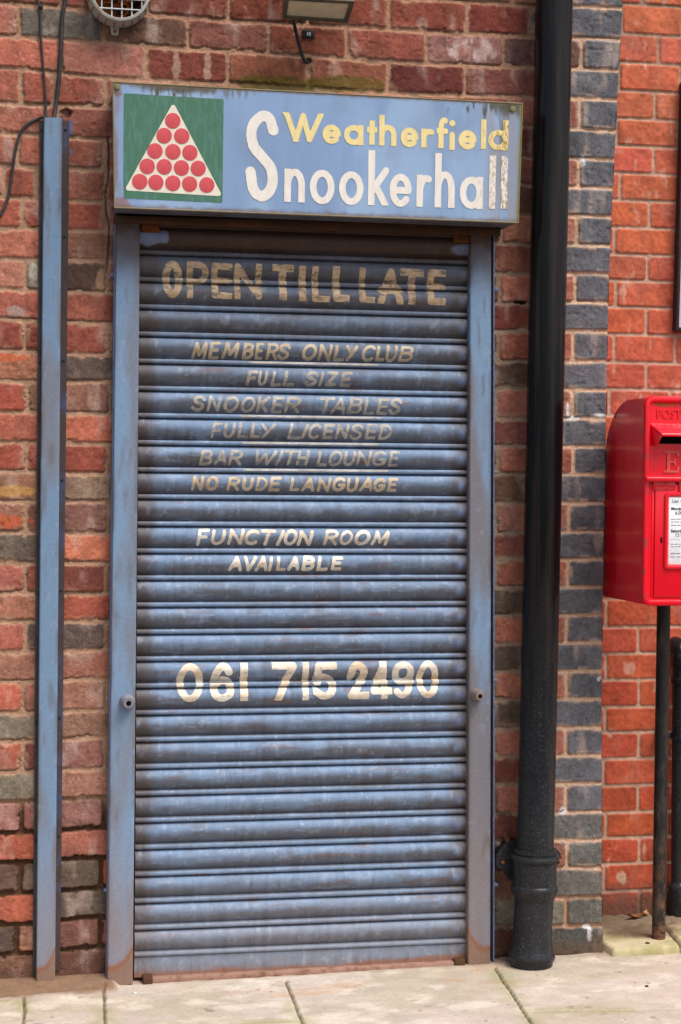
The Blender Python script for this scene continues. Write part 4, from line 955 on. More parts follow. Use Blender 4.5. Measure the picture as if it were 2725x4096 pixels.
# ------------------------------------------------------------------ cable trunking
YU = -0.034
tk = thing('cable_trunking', 'tall blue painted steel cable trunking with screwed flanges on the brick wall', 'trunking', P3(180, 3945, 0.0))
steel_panel('cover', q4([(176, 470), (250, 470), (221, 3950), (145, 3955)], YU), YU, 0.032, tk, 540, rustbot=1, grime=.55, base=lin(110, 135, 163))
m_fl = mat_plain('dark grey flange', lin(66, 68, 70), .7, .25, lin(60, 46, 40), 14, .4, .65)  # dark grey with brown patches for the left flange
m_fr = mat_plain('dark brown flange', lin(66, 54, 54), .7, .25, lin(62, 76, 108), 5, .52, .66)  # dark brown with blue patches for the right flange
scr = None
for (pts, mm) in (([(160, 486), (177, 486), (147, 3900), (131, 3900)], m_fl), ([(249, 484), (278, 486), (240, 3880), (219, 3880)], m_fr)):
    q = [P(a, b, -.004) for a, b in pts]
    f_ = MB().hexa([(q[0][0], -.011, q[0][1]), (q[1][0], -.011, q[1][1]), (q[2][0], -.011, q[2][1]), (q[3][0], -.011, q[3][1]), (q[0][0], .006, q[0][1]), (q[1][0], .006, q[1][1]), (q[2][0], .006, q[2][1]), (q[3][0], .006, q[3][1])]).build('flange', mm, tk)
    for t in (.01, .135, .28, .42, .55, .70, .84):
        xm = (q[0][0]+q[1][0])/2*(1-t)+(q[2][0]+q[3][0])/2*t; zm = q[0][1]*(1-t)+q[2][1]*t
        if scr is None:
            scr = MB().lathe([(.0048, 0), (.0042, .002), (.001, .0028)], (0, 0, 0), (0, -1, 0), 12).build('screw', m_dark, f_); o = scr
        else:
            o = scr.copy(); COL.objects.link(o); o.parent = f_
        o.location = Vector((xm, -.011, zm))-tk.location-f_.location

# ------------------------------------------------------------------ cables
m_cab = mat_plain('black cable sheath', lin(44, 42, 42), .55, .35, lin(72, 70, 72), 40, .5, .8)
def cable(name, pts, r, label, y=-.009, parent=None):
    p = [Vector((*[float(q) for q in (P(a, b, yy)[0],)], yy, float(P(a, b, yy)[1]))) for a, b, yy in [(t+(y,))[:3] if len(t) == 2 else t for t in pts]]
    p = [Vector(q) for q in spl([tuple(v) for v in p], 8)]
    o = MB().tube(p, r, 10).build(name, m_cab, parent)
    if label: tag(o, label, 'cable', 'cables running down into the trunking')
    return o
cable('cable', [(147, -120), (150, 0), (160, 30), (163, 140), (172, 250), (180, 350), (184, 430), (188, 480, -.02)], .0034, 'thin black cable running down the wall into the top of the trunking')
MB().box(*[P(154, 30)[0], P(172, 30)[0]], -.016, .004, P(160, 36)[1], P(160, 22)[1], .001).build('clip', m_dark, bpy.data.objects['cable'])
cable('cable', [(266, -120), (262, 0), (251, 60), (244, 200), (236, 330), (224, 420), (216, 478, -.02)], .0056, 'thicker black cable to the right of the thin one, entering the trunking', -.011)
cable('cable', [(196, 474, -.025), (178, 470, -.02), (155, 474), (120, 490), (88, 522), (68, 575), (56, 640), (46, 720), (30, 800), (-2, 866), (-60, 930)], .0040, 'black cable looping away from the trunking top towards the left')

# ------------------------------------------------------------------ round caged fitting
cx, cz = P(478, -30, -.05)
vg = thing('wall_vent', 'round ribbed white plastic wall fitting with rusty square wire guard', 'vent', (float(cx), 0, float(cz)))
m_pl = mat_plain('aged white plastic', lin(176, 172, 164), .55, .35, lin(150, 118, 84), 22, .52, .74)
m_rst = mat_plain('rust specks', lin(150, 88, 46), .8, .2)
ro = .0865
MB().lathe([(ro*.70, .0), (ro, .0), (ro, .012), (ro*.985, .016), (ro*.985, .030), (ro, .034), (ro, .040), (ro*.97, .044), (ro*.965, .058), (ro*.94, .064), (ro*.87, .066), (ro*.84, .060), (ro*.84, .004)], (cx, -.008, cz), (0, -1, 0), 64, cap=False).build('ring', m_pl, vg)
ribs = MB()
for k in range(22):
    a = 2*math.pi*k/22
    ribs.tube([(cx+ro*1.002*math.cos(a), -.012, cz+ro*1.002*math.sin(a)), (cx+ro*.985*math.cos(a), -.070, cz+ro*.985*math.sin(a))], .0016, 6)
ribs.build('rib', mat_plain('rust stained ribs', lin(120, 96, 74), .7, .3), vg)
wg = MB(); rw_ = ro*.86
for k in range(-3, 4):
    d_ = k*.0272+.006; e = math.sqrt(max(rw_**2-d_**2, 1e-6)) if abs(d_) < rw_ else 0
    if e: wg.tube([(cx+d_, -.062, cz-e), (cx+d_, -.062, cz+e)], .0019, 8); wg.tube([(cx-e, -.0655, cz+d_), (cx+e, -.0655, cz+d_)], .0019, 8)
wg.build('wire_guard', mat_plain('white coated wire', lin(190, 190, 192), .4, .45, lin(160, 104, 66), 60, .58, .7), vg)
MB().lathe([(ro*.83, 0), (ro*.80, .004)], (cx, -.008, cz), (0, -1, 0), 40).build('interior', mat_plain('rusty dark interior', lin(20, 14, 12), .9, .1, lin(112, 54, 24), 30, .45, .62), vg)
st = MB(); rs = random.Random(3)
for k in range(46):
    a = rs.uniform(0, 6.28); r_ = ro*.7*math.sqrt(rs.random()); x_, z_ = cx+r_*math.cos(a), cz+r_*math.sin(a); b = rs.uniform(0, 3.14)
    if r_*math.cos(a) < -0.03 and rs.random() < .5: continue
    st.tube([(x_, -.016, z_), (x_+.012*math.cos(b), -.026, z_+.012*math.sin(b)), (x_+.026*math.cos(b+.5), -.020, z_+.026*math.sin(b+.5))], .0012, 5)
st.build('nest_straw', mat_plain('rusty straw', lin(150, 80, 38), .9, .1), vg)
tx, tz = P(460, 122, -.012)
tb = MB(); tb.hexa([(tx-.014, -.014, tz+.020), (tx+.014, -.014, tz+.020), (tx+.009, -.014, tz-.012), (tx-.009, -.014, tz-.012), (tx-.014, .004, tz+.020), (tx+.014, .004, tz+.020), (tx+.009, .004, tz-.012), (tx-.009, .004, tz-.012)], .003)
tabo = tb.build('fixing_tab', m_pl, vg)
MB().lathe([(.0055, 0), (.0048, .003), (.0001, .0036)], (tx, -.014, tz-.003), (0, -1, 0), 12).build('screw', m_rst, tabo)

# ------------------------------------------------------------------ floodlight
fl = thing('flood_light', 'grey floodlight with frosted glass tilted down above the sign', 'light', (float(P(1275, 40, -.1)[0]), 0, float(P(1275, 40, -.1)[1])))
YLb, YLt = -.105, -.165
gBL, gBR = Vector(P3(1146, 62, YLb)), Vector(P3(1378, 78, YLb)); gTL, gTR = Vector(P3(1156, -2, YLt)), Vector(P3(1398, 12, YLt))
nrm = (gTR-gTL).cross(gBL-gTL).normalized()
if nrm.y > 0: nrm = -nrm
ux = (gTR-gTL).normalized(); vy = (gTL-gBL).normalized()
m_alu = mat_plain('grey cast aluminium', lin(104, 108, 120), .5, .4, lin(84, 80, 80), 40)
m_aludark = mat_plain('grimy floodlight rim', lin(88, 80, 68), .65, .3, lin(116, 100, 74), 40)
oTL, oTR, oBR, oBL = gTL-ux*.013+vy*.013, gTR+ux*.013+vy*.013, gBR+ux*.010-vy*.010, gBL-ux*.010-vy*.010
fr = MB()
for A, B_, a, b in ((oTL, oTR, gTL, gTR), (oTR, oBR, gTR, gBR), (oBR, oBL, gBR, gBL), (oBL, oTL, gBL, gTL)):
    f0 = nrm*.004
    fr.hexa([A+f0, B_+f0, b+f0, a+f0, A-nrm*.02, B_-nrm*.02, b-nrm*.02, a-nrm*.02])
fr.build('rim', m_aludark, fl)
bkd = -nrm*.075
hs_ = MB().hexa([oTL-nrm*.02, oTR-nrm*.02, oBR-nrm*.02, oBL-nrm*.02, oTL*.8+oBR*.2+bkd, oTR*.8+oBL*.2+bkd, oBR*.8+oTL*.2+bkd, oBL*.8+oTR*.2+bkd], .003).build('housing', m_alu, fl)
m_gl, nt_, bs_ = mat_base('frosted prismatic glass')
tc = N(nt_, 'ShaderNodeTexCoord'); mp = N(nt_, 'ShaderNodeMapping'); mp.inputs['Rotation'].default_value = (0, .78, 0); nt_.links.new(tc.outputs['Object'], mp.inputs[0])
ck = N(nt_, 'ShaderNodeTexChecker'); ck.inputs['Scale'].default_value = 190; nt_.links.new(mp.outputs[0], ck.inputs[0])
ck.inputs['Color1'].default_value = c4(lin(226, 202, 160)); ck.inputs['Color2'].default_value = c4(lin(246, 228, 190))
nt_.links.new(mixc(nt_, ramp(nt_, noise(nt_, 14, 4), .4, .7), ck.outputs[0], c4(lin(216, 194, 152))), bs_.inputs['Base Color']); bs_.inputs['Roughness'].default_value = .35
MB().hexa([gTL-nrm*.001, gTR-nrm*.001, gBR-nrm*.001, gBL-nrm*.001, gTL-nrm*.006, gTR-nrm*.006, gBR-nrm*.006, gBL-nrm*.006]).build('glass', m_gl, fl)
xm = (gTL.x+gTR.x)/2
mb = MB(); zc0 = gTL.z
mb.box(xm-.09, xm-.078, -.14, .004, zc0+.055, zc0+.075, .002).box(xm+.078, xm+.09, -.14, .004, zc0+.055, zc0+.075, .002).box(xm-.09, xm+.09, -.012, .004, zc0+.05, zc0+.08, .002).build('bracket', m_alu, fl)
cable('cable', [(1174, 62, -.10), (1176, 90, -.085), (1181, 112, -.06), (1190, 152, -.04), (1203, 200, -.022), (1214, 232, -.016), (1226, 248, -.008), (1236, 246, .012)], .0050, None, parent=fl)

(x0, z0), (x1, z1) = P(1210, 118, -.006), P(1258, 154, -.006)
nt_o = MB().box(float(x0), float(x1), -.008, .004, float(z1), float(z0), .0008).build('number_tag', mat_plain('black plastic tag', lin(14, 14, 15), .4, .4))
tag(nt_o, 'tiny black tag reading 10 on the bricks under the floodlight', 'tag')
def text_obj(body, size, name, mat, parent, x, y, z, ext=.0004, scx=1.0, align='CENTER', off=0.0):
    cu = bpy.data.curves.new(name, 'FONT'); cu.body = body; cu.size = size; cu.align_x = align; cu.extrude = ext; cu.offset = off; cu.resolution_u = 4
    to = bpy.data.objects.new('t', cu); COL.objects.link(to)
    dg = bpy.context.evaluated_depsgraph_get(); me = bpy.data.meshes.new_from_object(to.evaluated_get(dg)); bpy.data.objects.remove(to); bpy.data.curves.remove(cu)
    me.transform(Matrix.Translation((x, y, z)) @ Matrix.Rotation(math.pi/2, 4, 'X') @ Matrix.Diagonal((scx, 1, 1, 1)))
    me.materials.clear(); return link(name, me, mat, parent)
text_obj('10', .013, 'numeral', mat_plain('white print', lin(225, 225, 225), .5, .3), nt_o, (x0+x1)/2, -.0086, (z0+z1)/2-.0047)

# ------------------------------------------------------------------ big cast iron drain pipe
YP = -.085
m_pipe, nt_, bs_ = mat_base('black gloss painted iron')
tc = N(nt_, 'ShaderNodeTexCoord'); sp = N(nt_, 'ShaderNodeSeparateXYZ'); nt_.links.new(tc.outputs['Object'], sp.inputs[0])
mr = N(nt_, 'ShaderNodeMapRange'); nt_.links.new(sp.outputs[2], mr.inputs[0]); mr.inputs[1].default_value = 1.2; mr.inputs[2].default_value = .35
spk = ramp(nt_, noise(nt_, 230, 3, .7), .58, .70); spk2 = ramp(nt_, noise(nt_, 40, 5, .7), .40, .70)
mm_ = N(nt_, 'ShaderNodeMath', operation='MULTIPLY'); nt_.links.new(mr.outputs[0], mm_.inputs[0]); nt_.links.new(spk, mm_.inputs[1])
mn_ = N(nt_, 'ShaderNodeMath', operation='MULTIPLY'); nt_.links.new(mr.outputs[0], mn_.inputs[0]); nt_.links.new(spk2, mn_.inputs[1])
b0 = mixc(nt_, ramp(nt_, noise(nt_, 30, 5, .6, (1, 1, .05)), .46, .74), c4(lin(10, 12, 15)), c4(lin(46, 38, 33)))  # brown weather streaks in the base colour, in place of reflected bands
ms_ = N(nt_, 'ShaderNodeMath', operation='MULTIPLY_ADD'); nt_.links.new(mn_.outputs[0], ms_.inputs[0]); ms_.inputs[1].default_value = .35; mh_ = N(nt_, 'ShaderNodeMath', operation='MULTIPLY'); nt_.links.new(mr.outputs[0], mh_.inputs[0]); mh_.inputs[1].default_value = .5; nt_.links.new(mh_.outputs[0], ms_.inputs[2])
b1 = mixc(nt_, ms_.outputs[0], b0, c4(lin(44, 45, 49))); b2 = mixc(nt_, mm_.outputs[0], b1, c4(lin(90, 94, 100)))
nt_.links.new(b2, bs_.inputs['Base Color'])
rr_ = N(nt_, 'ShaderNodeMapRange'); nt_.links.new(mr.outputs[0], rr_.inputs[0]); rr_.inputs[3].default_value = .16; rr_.inputs[4].default_value = .30
nt_.links.new(rr_.outputs[0], bs_.inputs['Roughness']); bs_.inputs['Specular IOR Level'].default_value = .20; bump(nt_, bs_, noise(nt_, 120, 5, .7), .18, .002)
dp = thing('drain_pipe', 'fat black cast iron drain pipe between the shutter and the blue bricks', 'pipe', P3(2130, 3860, YP))
def pc(y): # centre of the pipe from its two outlines
    yl_ = [32, 829, 1310, 1919, 2365, 2846, 3229, 3420]; l = [2138, 2111, 2101, 2092, 2082, 2074.5, 2069, 2066]; r = [2295, 2270, 2257.5, 2244.8, 2236, 2228, 2222.4, 2219]
    a, b = np.interp(y, yl_, l), np.interp(y, yl_, r); return (a+b)/2, (b-a)/2
cA, rA = pc(32); cB, rB = pc(3229)
mpp = lambda y: 1.0/1422
A = Vector(P3(cA, 32, YP)); B_ = Vector(P3(cB, 3229, YP)); dr = (B_-A).normalized()
rad = (rA+rB)/2*5.13/FPX
top = A-dr*.9
def at_px(y):
    z = float(P(2140, y, YP)[1]); t = (z-A.z)/dr.z; return A+dr*t
MB().tube([top+(at_px(3480)-top)*i/30 for i in range(31)], rad, 48).build('shaft', m_pipe, dp)
E0 = at_px(3400); ax = dr
rs_ = rad*1.20
ecc = Vector(P3((2051+2240)/2, 3410, YP)); 
col_ = MB().lathe([(rad*1.01, -.004), (rs_*.985, -.004), (rs_*1.0, .004), (rs_*.95, .010), (rs_*1.06, .013), (rs_*1.10, .020), (rs_*1.06, .028), (rs_*.98, .031), (rs_*.98, .098), (rs_*1.03, .101), (rs_*1.065, .110), (rs_*1.03, .119), (rs_*.97, .124), (rs_*.93, .134), (rad*1.06, .142)], E0, ax, 56).build('socket', m_pipe, dp)
EB = at_px(3555)
foot = Vector(P3((2035+2218)/2-2, 3862, YP)); kd = (foot-EB); Lk = kd.length; kd.normalize()
MB().lathe([(rad*1.05, -.02), (rad*1.05, Lk*.60), (rad*1.10, Lk*.72), (rad*1.16, Lk*.80), (rad*1.25, Lk*.84), (rad*1.29, Lk*.875), (rad*1.25, Lk*.91), (rad*1.18, Lk*.925), (rad*1.16, Lk*.97), (rad*1.13, Lk*1.0), (rad*1.0, Lk*1.0)], EB, kd, 56).build('foot_piece', m_pipe, dp)
# wall ears
eL = Vector(P3(2010, 3448, -.03)); eR = Vector(P3(2246, 3440, -.03))
def ear(px_):
    er = MB(); q = [P(u, v, -.034) for u, v in px_]
    f_ = [er.b.verts.new((float(u), -.034, float(v))) for u, v in q]; b_ = [er.b.verts.new((float(u), .004, float(v))) for u, v in q]
    er.b.faces.new(f_); er.b.faces.new(b_[::-1]); n_ = len(q)
    for i in range(n_): er.b.faces.new([f_[i], f_[(i+1) % n_], b_[(i+1) % n_], b_[i]])
    return er.build('wall_ear', m_pipe, dp)
e1 = ear([(2075, 3362), (2046, 3366), (2020, 3376), (2000, 3398), (1986, 3424), (1982, 3446), (1988, 3466), (2006, 3478), (2022, 3490), (2034, 3508), (2046, 3522), (2075, 3528)])
e2 = ear([(2215, 3392), (2232, 3400), (2243, 3416), (2247, 3434), (2242, 3450), (2230, 3460), (2215, 3464)])
for e_, c_ in ((e1, (eL.x, eL.z)), (e2, (eR.x-.006, eR.z))):
    MB().lathe([(.005, 0), (.0045, .004), (.0001, .005)], (c_[0], -.034, c_[1]), (0, -1, 0), 12).build('bolt', m_rst, e_)
lf = MB(); rl = random.Random(8)                          # dead leaf scraps caught behind the ear
for k in range(7):
    x_, z_ = P(2030+rl.uniform(-22, 30), 3352+rl.uniform(-16, 14), -.02); x_, z_ = float(x_), float(z_)
    lf.hexa([(x_, -.03+.004*k, z_+.008), (x_+.012, -.026+.004*k, z_+.011), (x_+.013, -.026+.004*k, z_-.002), (x_+.002, -.03+.004*k, z_-.004), (x_, -.029+.004*k, z_+.008), (x_+.012, -.025+.004*k, z_+.011), (x_+.013, -.025+.004*k, z_-.002), (x_+.002, -.029+.004*k, z_-.004)])
tag(lf.build('leaf_scraps', mat_plain('brown leaf scraps', lin(112, 70, 44), .85, .15, lin(70, 44, 30), 120)), 'brown leaf scraps caught on top of the left lug of the drain pipe', 'leaf litter', kind='stuff')

# ------------------------------------------------------------------ post box on its pole
YFB = -.29
m_pb, nt_, bs_ = mat_base('red post box paint')
geo = N(nt_, 'ShaderNodeNewGeometry'); pt = ramp(nt_, geo.outputs['Pointiness'], .525, .56)
chip = ramp(nt_, noise(nt_, 55, 5, .7), .56, .62); mc_ = N(nt_, 'ShaderNodeMath', operation='MULTIPLY'); nt_.links.new(pt, mc_.inputs[0]); nt_.links.new(chip, mc_.inputs[1])
rb = mixc(nt_, ramp(nt_, noise(nt_, 12, 5, .6, (1, 1, .4)), .42, .72), c4(lin(232, 14, 36)), c4(lin(216, 20, 42)))
XCH = float(P(2577, 2000, YFB)[0])                       # chipped paint along the front corner
tcx = N(nt_, 'ShaderNodeTexCoord'); spx = N(nt_, 'ShaderNodeSeparateXYZ'); nt_.links.new(tcx.outputs['Object'], spx.inputs[0])
mx_ = N(nt_, 'ShaderNodeMapRange'); nt_.links.new(spx.outputs[0], mx_.inputs[0]); mx_.inputs[1].default_value = XCH+.016; mx_.inputs[2].default_value = XCH+.003
my_ = N(nt_, 'ShaderNodeMapRange'); nt_.links.new(spx.outputs[1], my_.inputs[0]); my_.inputs[1].default_value = YFB+.030; my_.inputs[2].default_value = YFB+.012
mz_ = N(nt_, 'ShaderNodeMath', operation='MULTIPLY'); nt_.links.new(mx_.outputs[0], mz_.inputs[0]); nt_.links.new(my_.outputs[0], mz_.inputs[1])
mw_ = N(nt_, 'ShaderNodeMath', operation='MULTIPLY'); nt_.links.new(mz_.outputs[0], mw_.inputs[0]); nt_.links.new(ramp(nt_, noise(nt_, 42, 4, .6, (1, 1, .5)), .58, .63), mw_.inputs[1])
rb = mixc(nt_, mw_.outputs[0], rb, c4(lin(96, 74, 66)))
rb = mixc(nt_, ramp(nt_, noise(nt_, 26, 5, .7, (2, 2, .25)), .56, .86, (0, 0, 0, 1), (.5, .5, .5, 1)), rb, c4(lin(150, 30, 36)))
nt_.links.new(rb, bs_.inputs['Base Color']); bs_.inputs['Roughness'].default_value = .26; bs_.inputs['Specular IOR Level'].default_value = .4; bs_.inputs['Coat Weight'].default_value = .25; bs_.inputs['Coat Roughness'].default_value = .12
bump(nt_, bs_, noise(nt_, 70, 4, .6), .05, .001)
xL = float(P(2577, 2000, YFB)[0]); zT = float(P(2700, 1584, YFB)[1]); zB = float(P(2650, 2424, YFB)[1])
WB = .285; xR = xL+WB; YBK = YFB+.35
pb = thing('post_box', 'bright red wall post box on a black pole at the right edge', 'post box', ((xL+xR)/2, YBK, zB))
# body: side outline swept across the width (rounded back top)
ol = [(YFB+.012, zB+.004), (YFB+.012, zT-.006)]
rcx, rcz = .205, .20
ol += [(YBK-rcx+rcx*math.sin(t), zT-.006-rcz+rcz*math.cos(t)) for t in np.linspace(0, math.pi/2, 18)]
ol += [(YBK, zB+.010), (YBK-.006, zB+.004)]
bd = bmesh.new(); va = [bd.verts.new((xL+.004, a, b)) for a, b in ol]; vb = [bd.verts.new((xR-.004, a, b)) for a, b in ol]
bd.faces.new(va[::-1]); bd.faces.new(vb)
for i in range(len(ol)): bd.faces.new([va[i], va[(i+1) % len(ol)], vb[(i+1) % len(ol)], vb[i]])
bmesh.ops.recalc_face_normals(bd, faces=bd.faces[:])
bmesh.ops.bevel(bd, geom=[e for e in bd.edges if abs(e.verts[0].co.x-e.verts[1].co.x) < 1e-6], offset=.004, segments=3, affect='EDGES')
bo = MB(); bo.b.free(); bo.b = bd; bo.build('body', m_pb, pb)
# front plate with raised rounded rim
def rrect(x0, x1, z0, z1, r, n=8):
    o = []
    for cx_, cz_, a in ((x1-r, z1-r, 0), (x0+r, z1-r, 90), (x0+r, z0+r, 180), (x1-r, z0+r, 270)):
        o += [(cx_+r*math.cos(math.radians(a+90*k/n)), cz_+r*math.sin(math.radians(a+90*k/n))) for k in range(n+1)]
    return o
def ring_frame(mbx, x0, x1, z0, z1, r, prof_):
    """prof_: (inset, y) list swept round a rounded rectangle"""
    rings = []
    for ins_, y in prof_:
        rr2 = max(r-ins_, .0015); rings.append([mbx.b.verts.new((a, y, b)) for a, b in rrect(x0+ins_, x1-ins_, z0+ins_, z1-ins_, rr2)])
    for A_, B2 in zip(rings, rings[1:]):
        n_ = len(A_)
        for k in range(n_): mbx.b.faces.new([A_[k], A_[(k+1) % n_], B2[(k+1) % n_], B2[k]])
    return rings
fm = MB()
rg = ring_frame(fm, xL, xR, zB, zT, .026, [(.0, YFB+.016), (.0, YFB+.006), (.003, YFB+.0015), (.008, YFB), (.014, YFB+.001), (.018, YFB+.005), (.020, YFB+.010)])
fm.b.faces.new(rg[-1])
fm.build('front_frame', m_pb, pb)
YI = YFB+.010
zled = float(P(2650, 1917, YFB)[1])                      # ledge under the cypher
MB().box(xL+.002, xR-.002, YFB-.010, YI+.002, zled-.007, zled+.007, .004, 3).build('ledge', m_pb, pb)
# hood and slot
zh1, zh0 = float(P(2650, 1696, YFB)[1]), float(P(2650, 1740, YFB)[1]); zs0 = float(P(2680, 1778, YFB)[1])
hL, hR = float(P(2600, 1720, YFB)[0]), xR-(float(P(2600, 1720, YFB)[0])-xL)
hd = MB(); yh = YFB-.040
hd.hexa([(hL+.020, yh, zh0+.003), (hR-.020, yh, zh0+.003), (hR-.020, yh, zh0-.006), (hL+.020, yh, zh0-.006), (hL+.004, YI, zh1+.003), (hR-.004, YI, zh1+.003), (hR-.004, YI, zh1-.012), (hL+.004, YI, zh1-.012)], .003)
for s, hx in ((1, hL), (-1, hR)):
    hd.hexa([(hx+s*.019, yh+.003, zh0+.003), (hx+s*.026, yh+.003, zh0+.003), (hx+s*.026, YI-.006, zs0-.004), (hx+s*.016, YI-.006, zs0-.004), (hx+s*.003, YI+.001, zh1+.002), (hx+s*.012, YI+.001, zh1+.002), (hx+s*.012, YI+.001, zs0-.004), (hx+s*.003, YI+.001, zs0-.004)], .0015)
hd.build('hood', m_pb, pb)
MB().box(hL+.018, hR-.018, YI-.0015, YI+.004, zs0+.002, zh0+.010).build('slot', m_hole, pb)
# collection door, plate
d0, d1 = xL+.034, xR-.022
dz1, dz0 = zled-.014, zB+.024
MB().box(xL+.026, d0-.002, YI-.003, YI+.002, dz0, dz1, .0015).build('door_post', m_pb, pb)
dr_ = MB().box(d0, d1, YI-.006, YI+.002, dz0, dz1, .0025, 3).build('door', m_pb, pb)
YD = YI-.006
pxL, pzT, pzB = float(P(2655, 2100, YD)[0]), float(P(2700, 1968, YD)[1]), float(P(2700, 2278, YD)[1])
pxR = d1-(pxL-d0)+.014
nf = MB(); ring_frame(nf, pxL, pxR, pzB, pzT, .014, [(0, YD+.001), (.001, YD-.005), (.004, YD-.008), (.009, YD-.008), (.013, YD-.004), (.015, YD+.000)]); nf.build('plate_frame', m_pb, dr_)
m_paper = mat_plain('white enamel plate', lin(242, 242, 244), .35, .4, lin(234, 234, 236), 20, .5, .9, .03)
nx0, nx1, nz0, nz1 = pxL+.014, pxR-.014, pzB+.014, pzT-.014
npl = MB().box(nx0, nx1, YD-.003, YD, nz0, nz1, .001).build('notice_plate', m_paper, dr_)
m_ink = mat_plain('black print', lin(20, 20, 24), .5, .3)
def nz(py): return float(P(2710, py, YD)[1])
V, F = [], []
def dash(z_, h_, x_end, seed):
    r_ = random.Random(seed); x_ = nx0+.006
    while x_ < x_end:
        w_ = r_.uniform(.006, .016); o = len(V); V.extend([(x_, YD-.0034, z_), (min(x_+w_, x_end), YD-.0034, z_), (min(x_+w_, x_end), YD-.0034, z_+h_), (x_, YD-.0034, z_+h_)]); F.append([o, o+1, o+2, o+3]); x_ += w_+.0025
for i, (py, hh) in enumerate(((2078, .0018), (2089, .0018), (2102, .0018), (2178, .0018), (2188, .0018), (2216, .0026), (2229, .0018))): dash(nz(py), hh, nx1-.012-.01*(i % 3), i)
for py in (2016, 2157): 
    o = len(V); z_ = nz(py); V.extend([(nx0+.004, YD-.0034, z_), (nx1-.004, YD-.0034, z_), (nx1-.004, YD-.0034, z_+.0006), (nx0+.004, YD-.0034, z_+.0006)]); F.append([o, o+1, o+2, o+3])
lt = link('fine_print', mesh_py('fine_print', V, F), mat_plain('grey print', lin(120, 120, 126), .5, .3), dr_)
for body, py, sz, dx in (('Last Collection', 2010, .0130, .008), ('Monday to Friday', 2040, .0115, .006), ('6.00pm', 2058, .0135, .018), ('Saturday', 2129, .0118, .006), ('12 noon', 2147, .0135, .018)):
    text_obj(body, sz, 'print', m_ink, dr_, nx0+dx, YD-.0036, nz(py), .0002, 1, 'LEFT', .0002 if sz < .0125 else 0)
MB().box(pxL-.0090, pxL-.0035, YD-.0006, YD+.001, nz(2172), nz(2150), .0006).build('keyhole', m_hole, dr_)
# raised lettering
m_rel = mat_plain('pale red raised letters', lin(226, 70, 72), .5, .3, lin(196, 110, 100), 40, .45, .65)  # paler, greyer red than the box for the raised letters
xp0 = float(P(2626, 1640, YI)[0]); zp0 = float(P(2640, 1672, YI)[1]); ph_ = float(P(2640, 1636, YI)[1])-zp0
text_obj('POST OFFICE', ph_/.70, 'raised_letters', m_pb, pb, xp0, YI-.001, zp0, .0022, .86, 'LEFT', .0007)
# cypher E II R as strokes with serifs, raised
zE1, zE0 = float(P(2680, 1806, YI)[1]), float(P(2680, 1888, YI)[1]); xE0, xE1 = float(P(2656, 1850, YI)[0]), float(P(2716, 1850, YI)[0])
def relief(polys, x0, x1, z0, z1, wd, dep, mat, name):
    wp = [[(x0+a*(x1-x0), z0+b*(z1-z0)) for a, b in p] for p in polys]
    v, f = field_mesh(lambda A_, B2: seg_sdf(A_, B2, wp)-wd, min(x0, x1)-.006, max(x0, x1)+.006, z0-.006, z1+.006, .0014)
    n_ = len(v); V2 = [(a, YI-dep, b) for a, b in v]; F2 = [list(q) for q in f]
    ed = {}
    for q in f:
        for a, b in zip(q, q[1:]+q[:1]): ed[(a, b)] = 1
    V2 += [(a, YI+.001, b) for a, b in v]
    for (a, b) in ed:
        if (b, a) not in ed: F2.append([b, a, a+n_, b+n_])
    return link(name, mesh_py(name, V2, F2), mat, pb)
E_ = [[(.25, .02), (.25, .98)], [(.02, .98), (.88, .98), (.93, .80)], [(.02, .02), (.88, .02), (.95, .22)], [(.25, .50), (.70, .50)], [(.70, .60), (.70, .40)], [(.31, .02), (.31, .98)]]
relief(E_, xE0, xE1, zE0, zE1, .0028, .004, m_rel, 'cypher')
relief([[(.2, 0), (.2, 1)], [(.8, 0), (.8, 1)], [(0, 0), (1, 0)], [(0, 1), (1, 1)]], xE1+.012, xE1+.030, zE1-.022, zE1, .002, .004, m_rel, 'cypher')
relief([[(.2, 0), (.2, 1)], [(0, 0), (.4, 0)], [(.2, 1), (.6, 1), (.85, .88), (.85, .65), (.6, .52), (.2, .52)], [(.5, .52), (1, 0)]], xE1+.044, xE1+.090, zE0, zE1, .0028, .004, m_rel, 'cypher')
# small enamel tablet above the plate, moss in the top rim
tz1, tz0 = float(P(2660, 1924, YD)[1]), float(P(2660, 1962, YD)[1])
tx0, tx1 = float(P(2614, 1940, YD)[0]), float(P(2700, 1940, YD)[0])
tbm = MB().box(tx0, tx1, YD-.0012, YD+.001, tz0, tz1, .0006).build('tablet', m_pb, dr_)
text_obj('THIS', .0105, 'raised_letters', m_rel, dr_, (tx0+tx1)/2, YD-.0018, tz1-.011, .0008)
text_obj('COLLECTION', .0098, 'raised_letters', m_rel, dr_, (tx0+tx1)/2, YD-.0018, tz0+.002, .0008, .8)
MB().box(tx1+.010, tx1+.016, YD-.006, YD+.001, pzT-.004, tz1+.004, .002).build('tablet_bar', m_pb, dr_)
mo = MB(); rm = random.Random(4)
for k in range(70):
    x_ = rm.uniform(xL+.030, xL+.16); z_ = zT-.0225+rm.uniform(-.004, .004)-abs(rm.gauss(0, .003)); s_m = rm.uniform(.0008, .0024)
    mo.lathe([(s_m*.6, 0), (s_m, s_m*.5), (s_m*.5, s_m)], (x_, YI+.0005, z_), (rm.uniform(-.3, .3), -1, rm.uniform(-.3, .5)), 6)
mo.build('moss', mat_plain('moss', lin(120, 124, 30), .95, .1, lin(84, 96, 22), 90), pb)

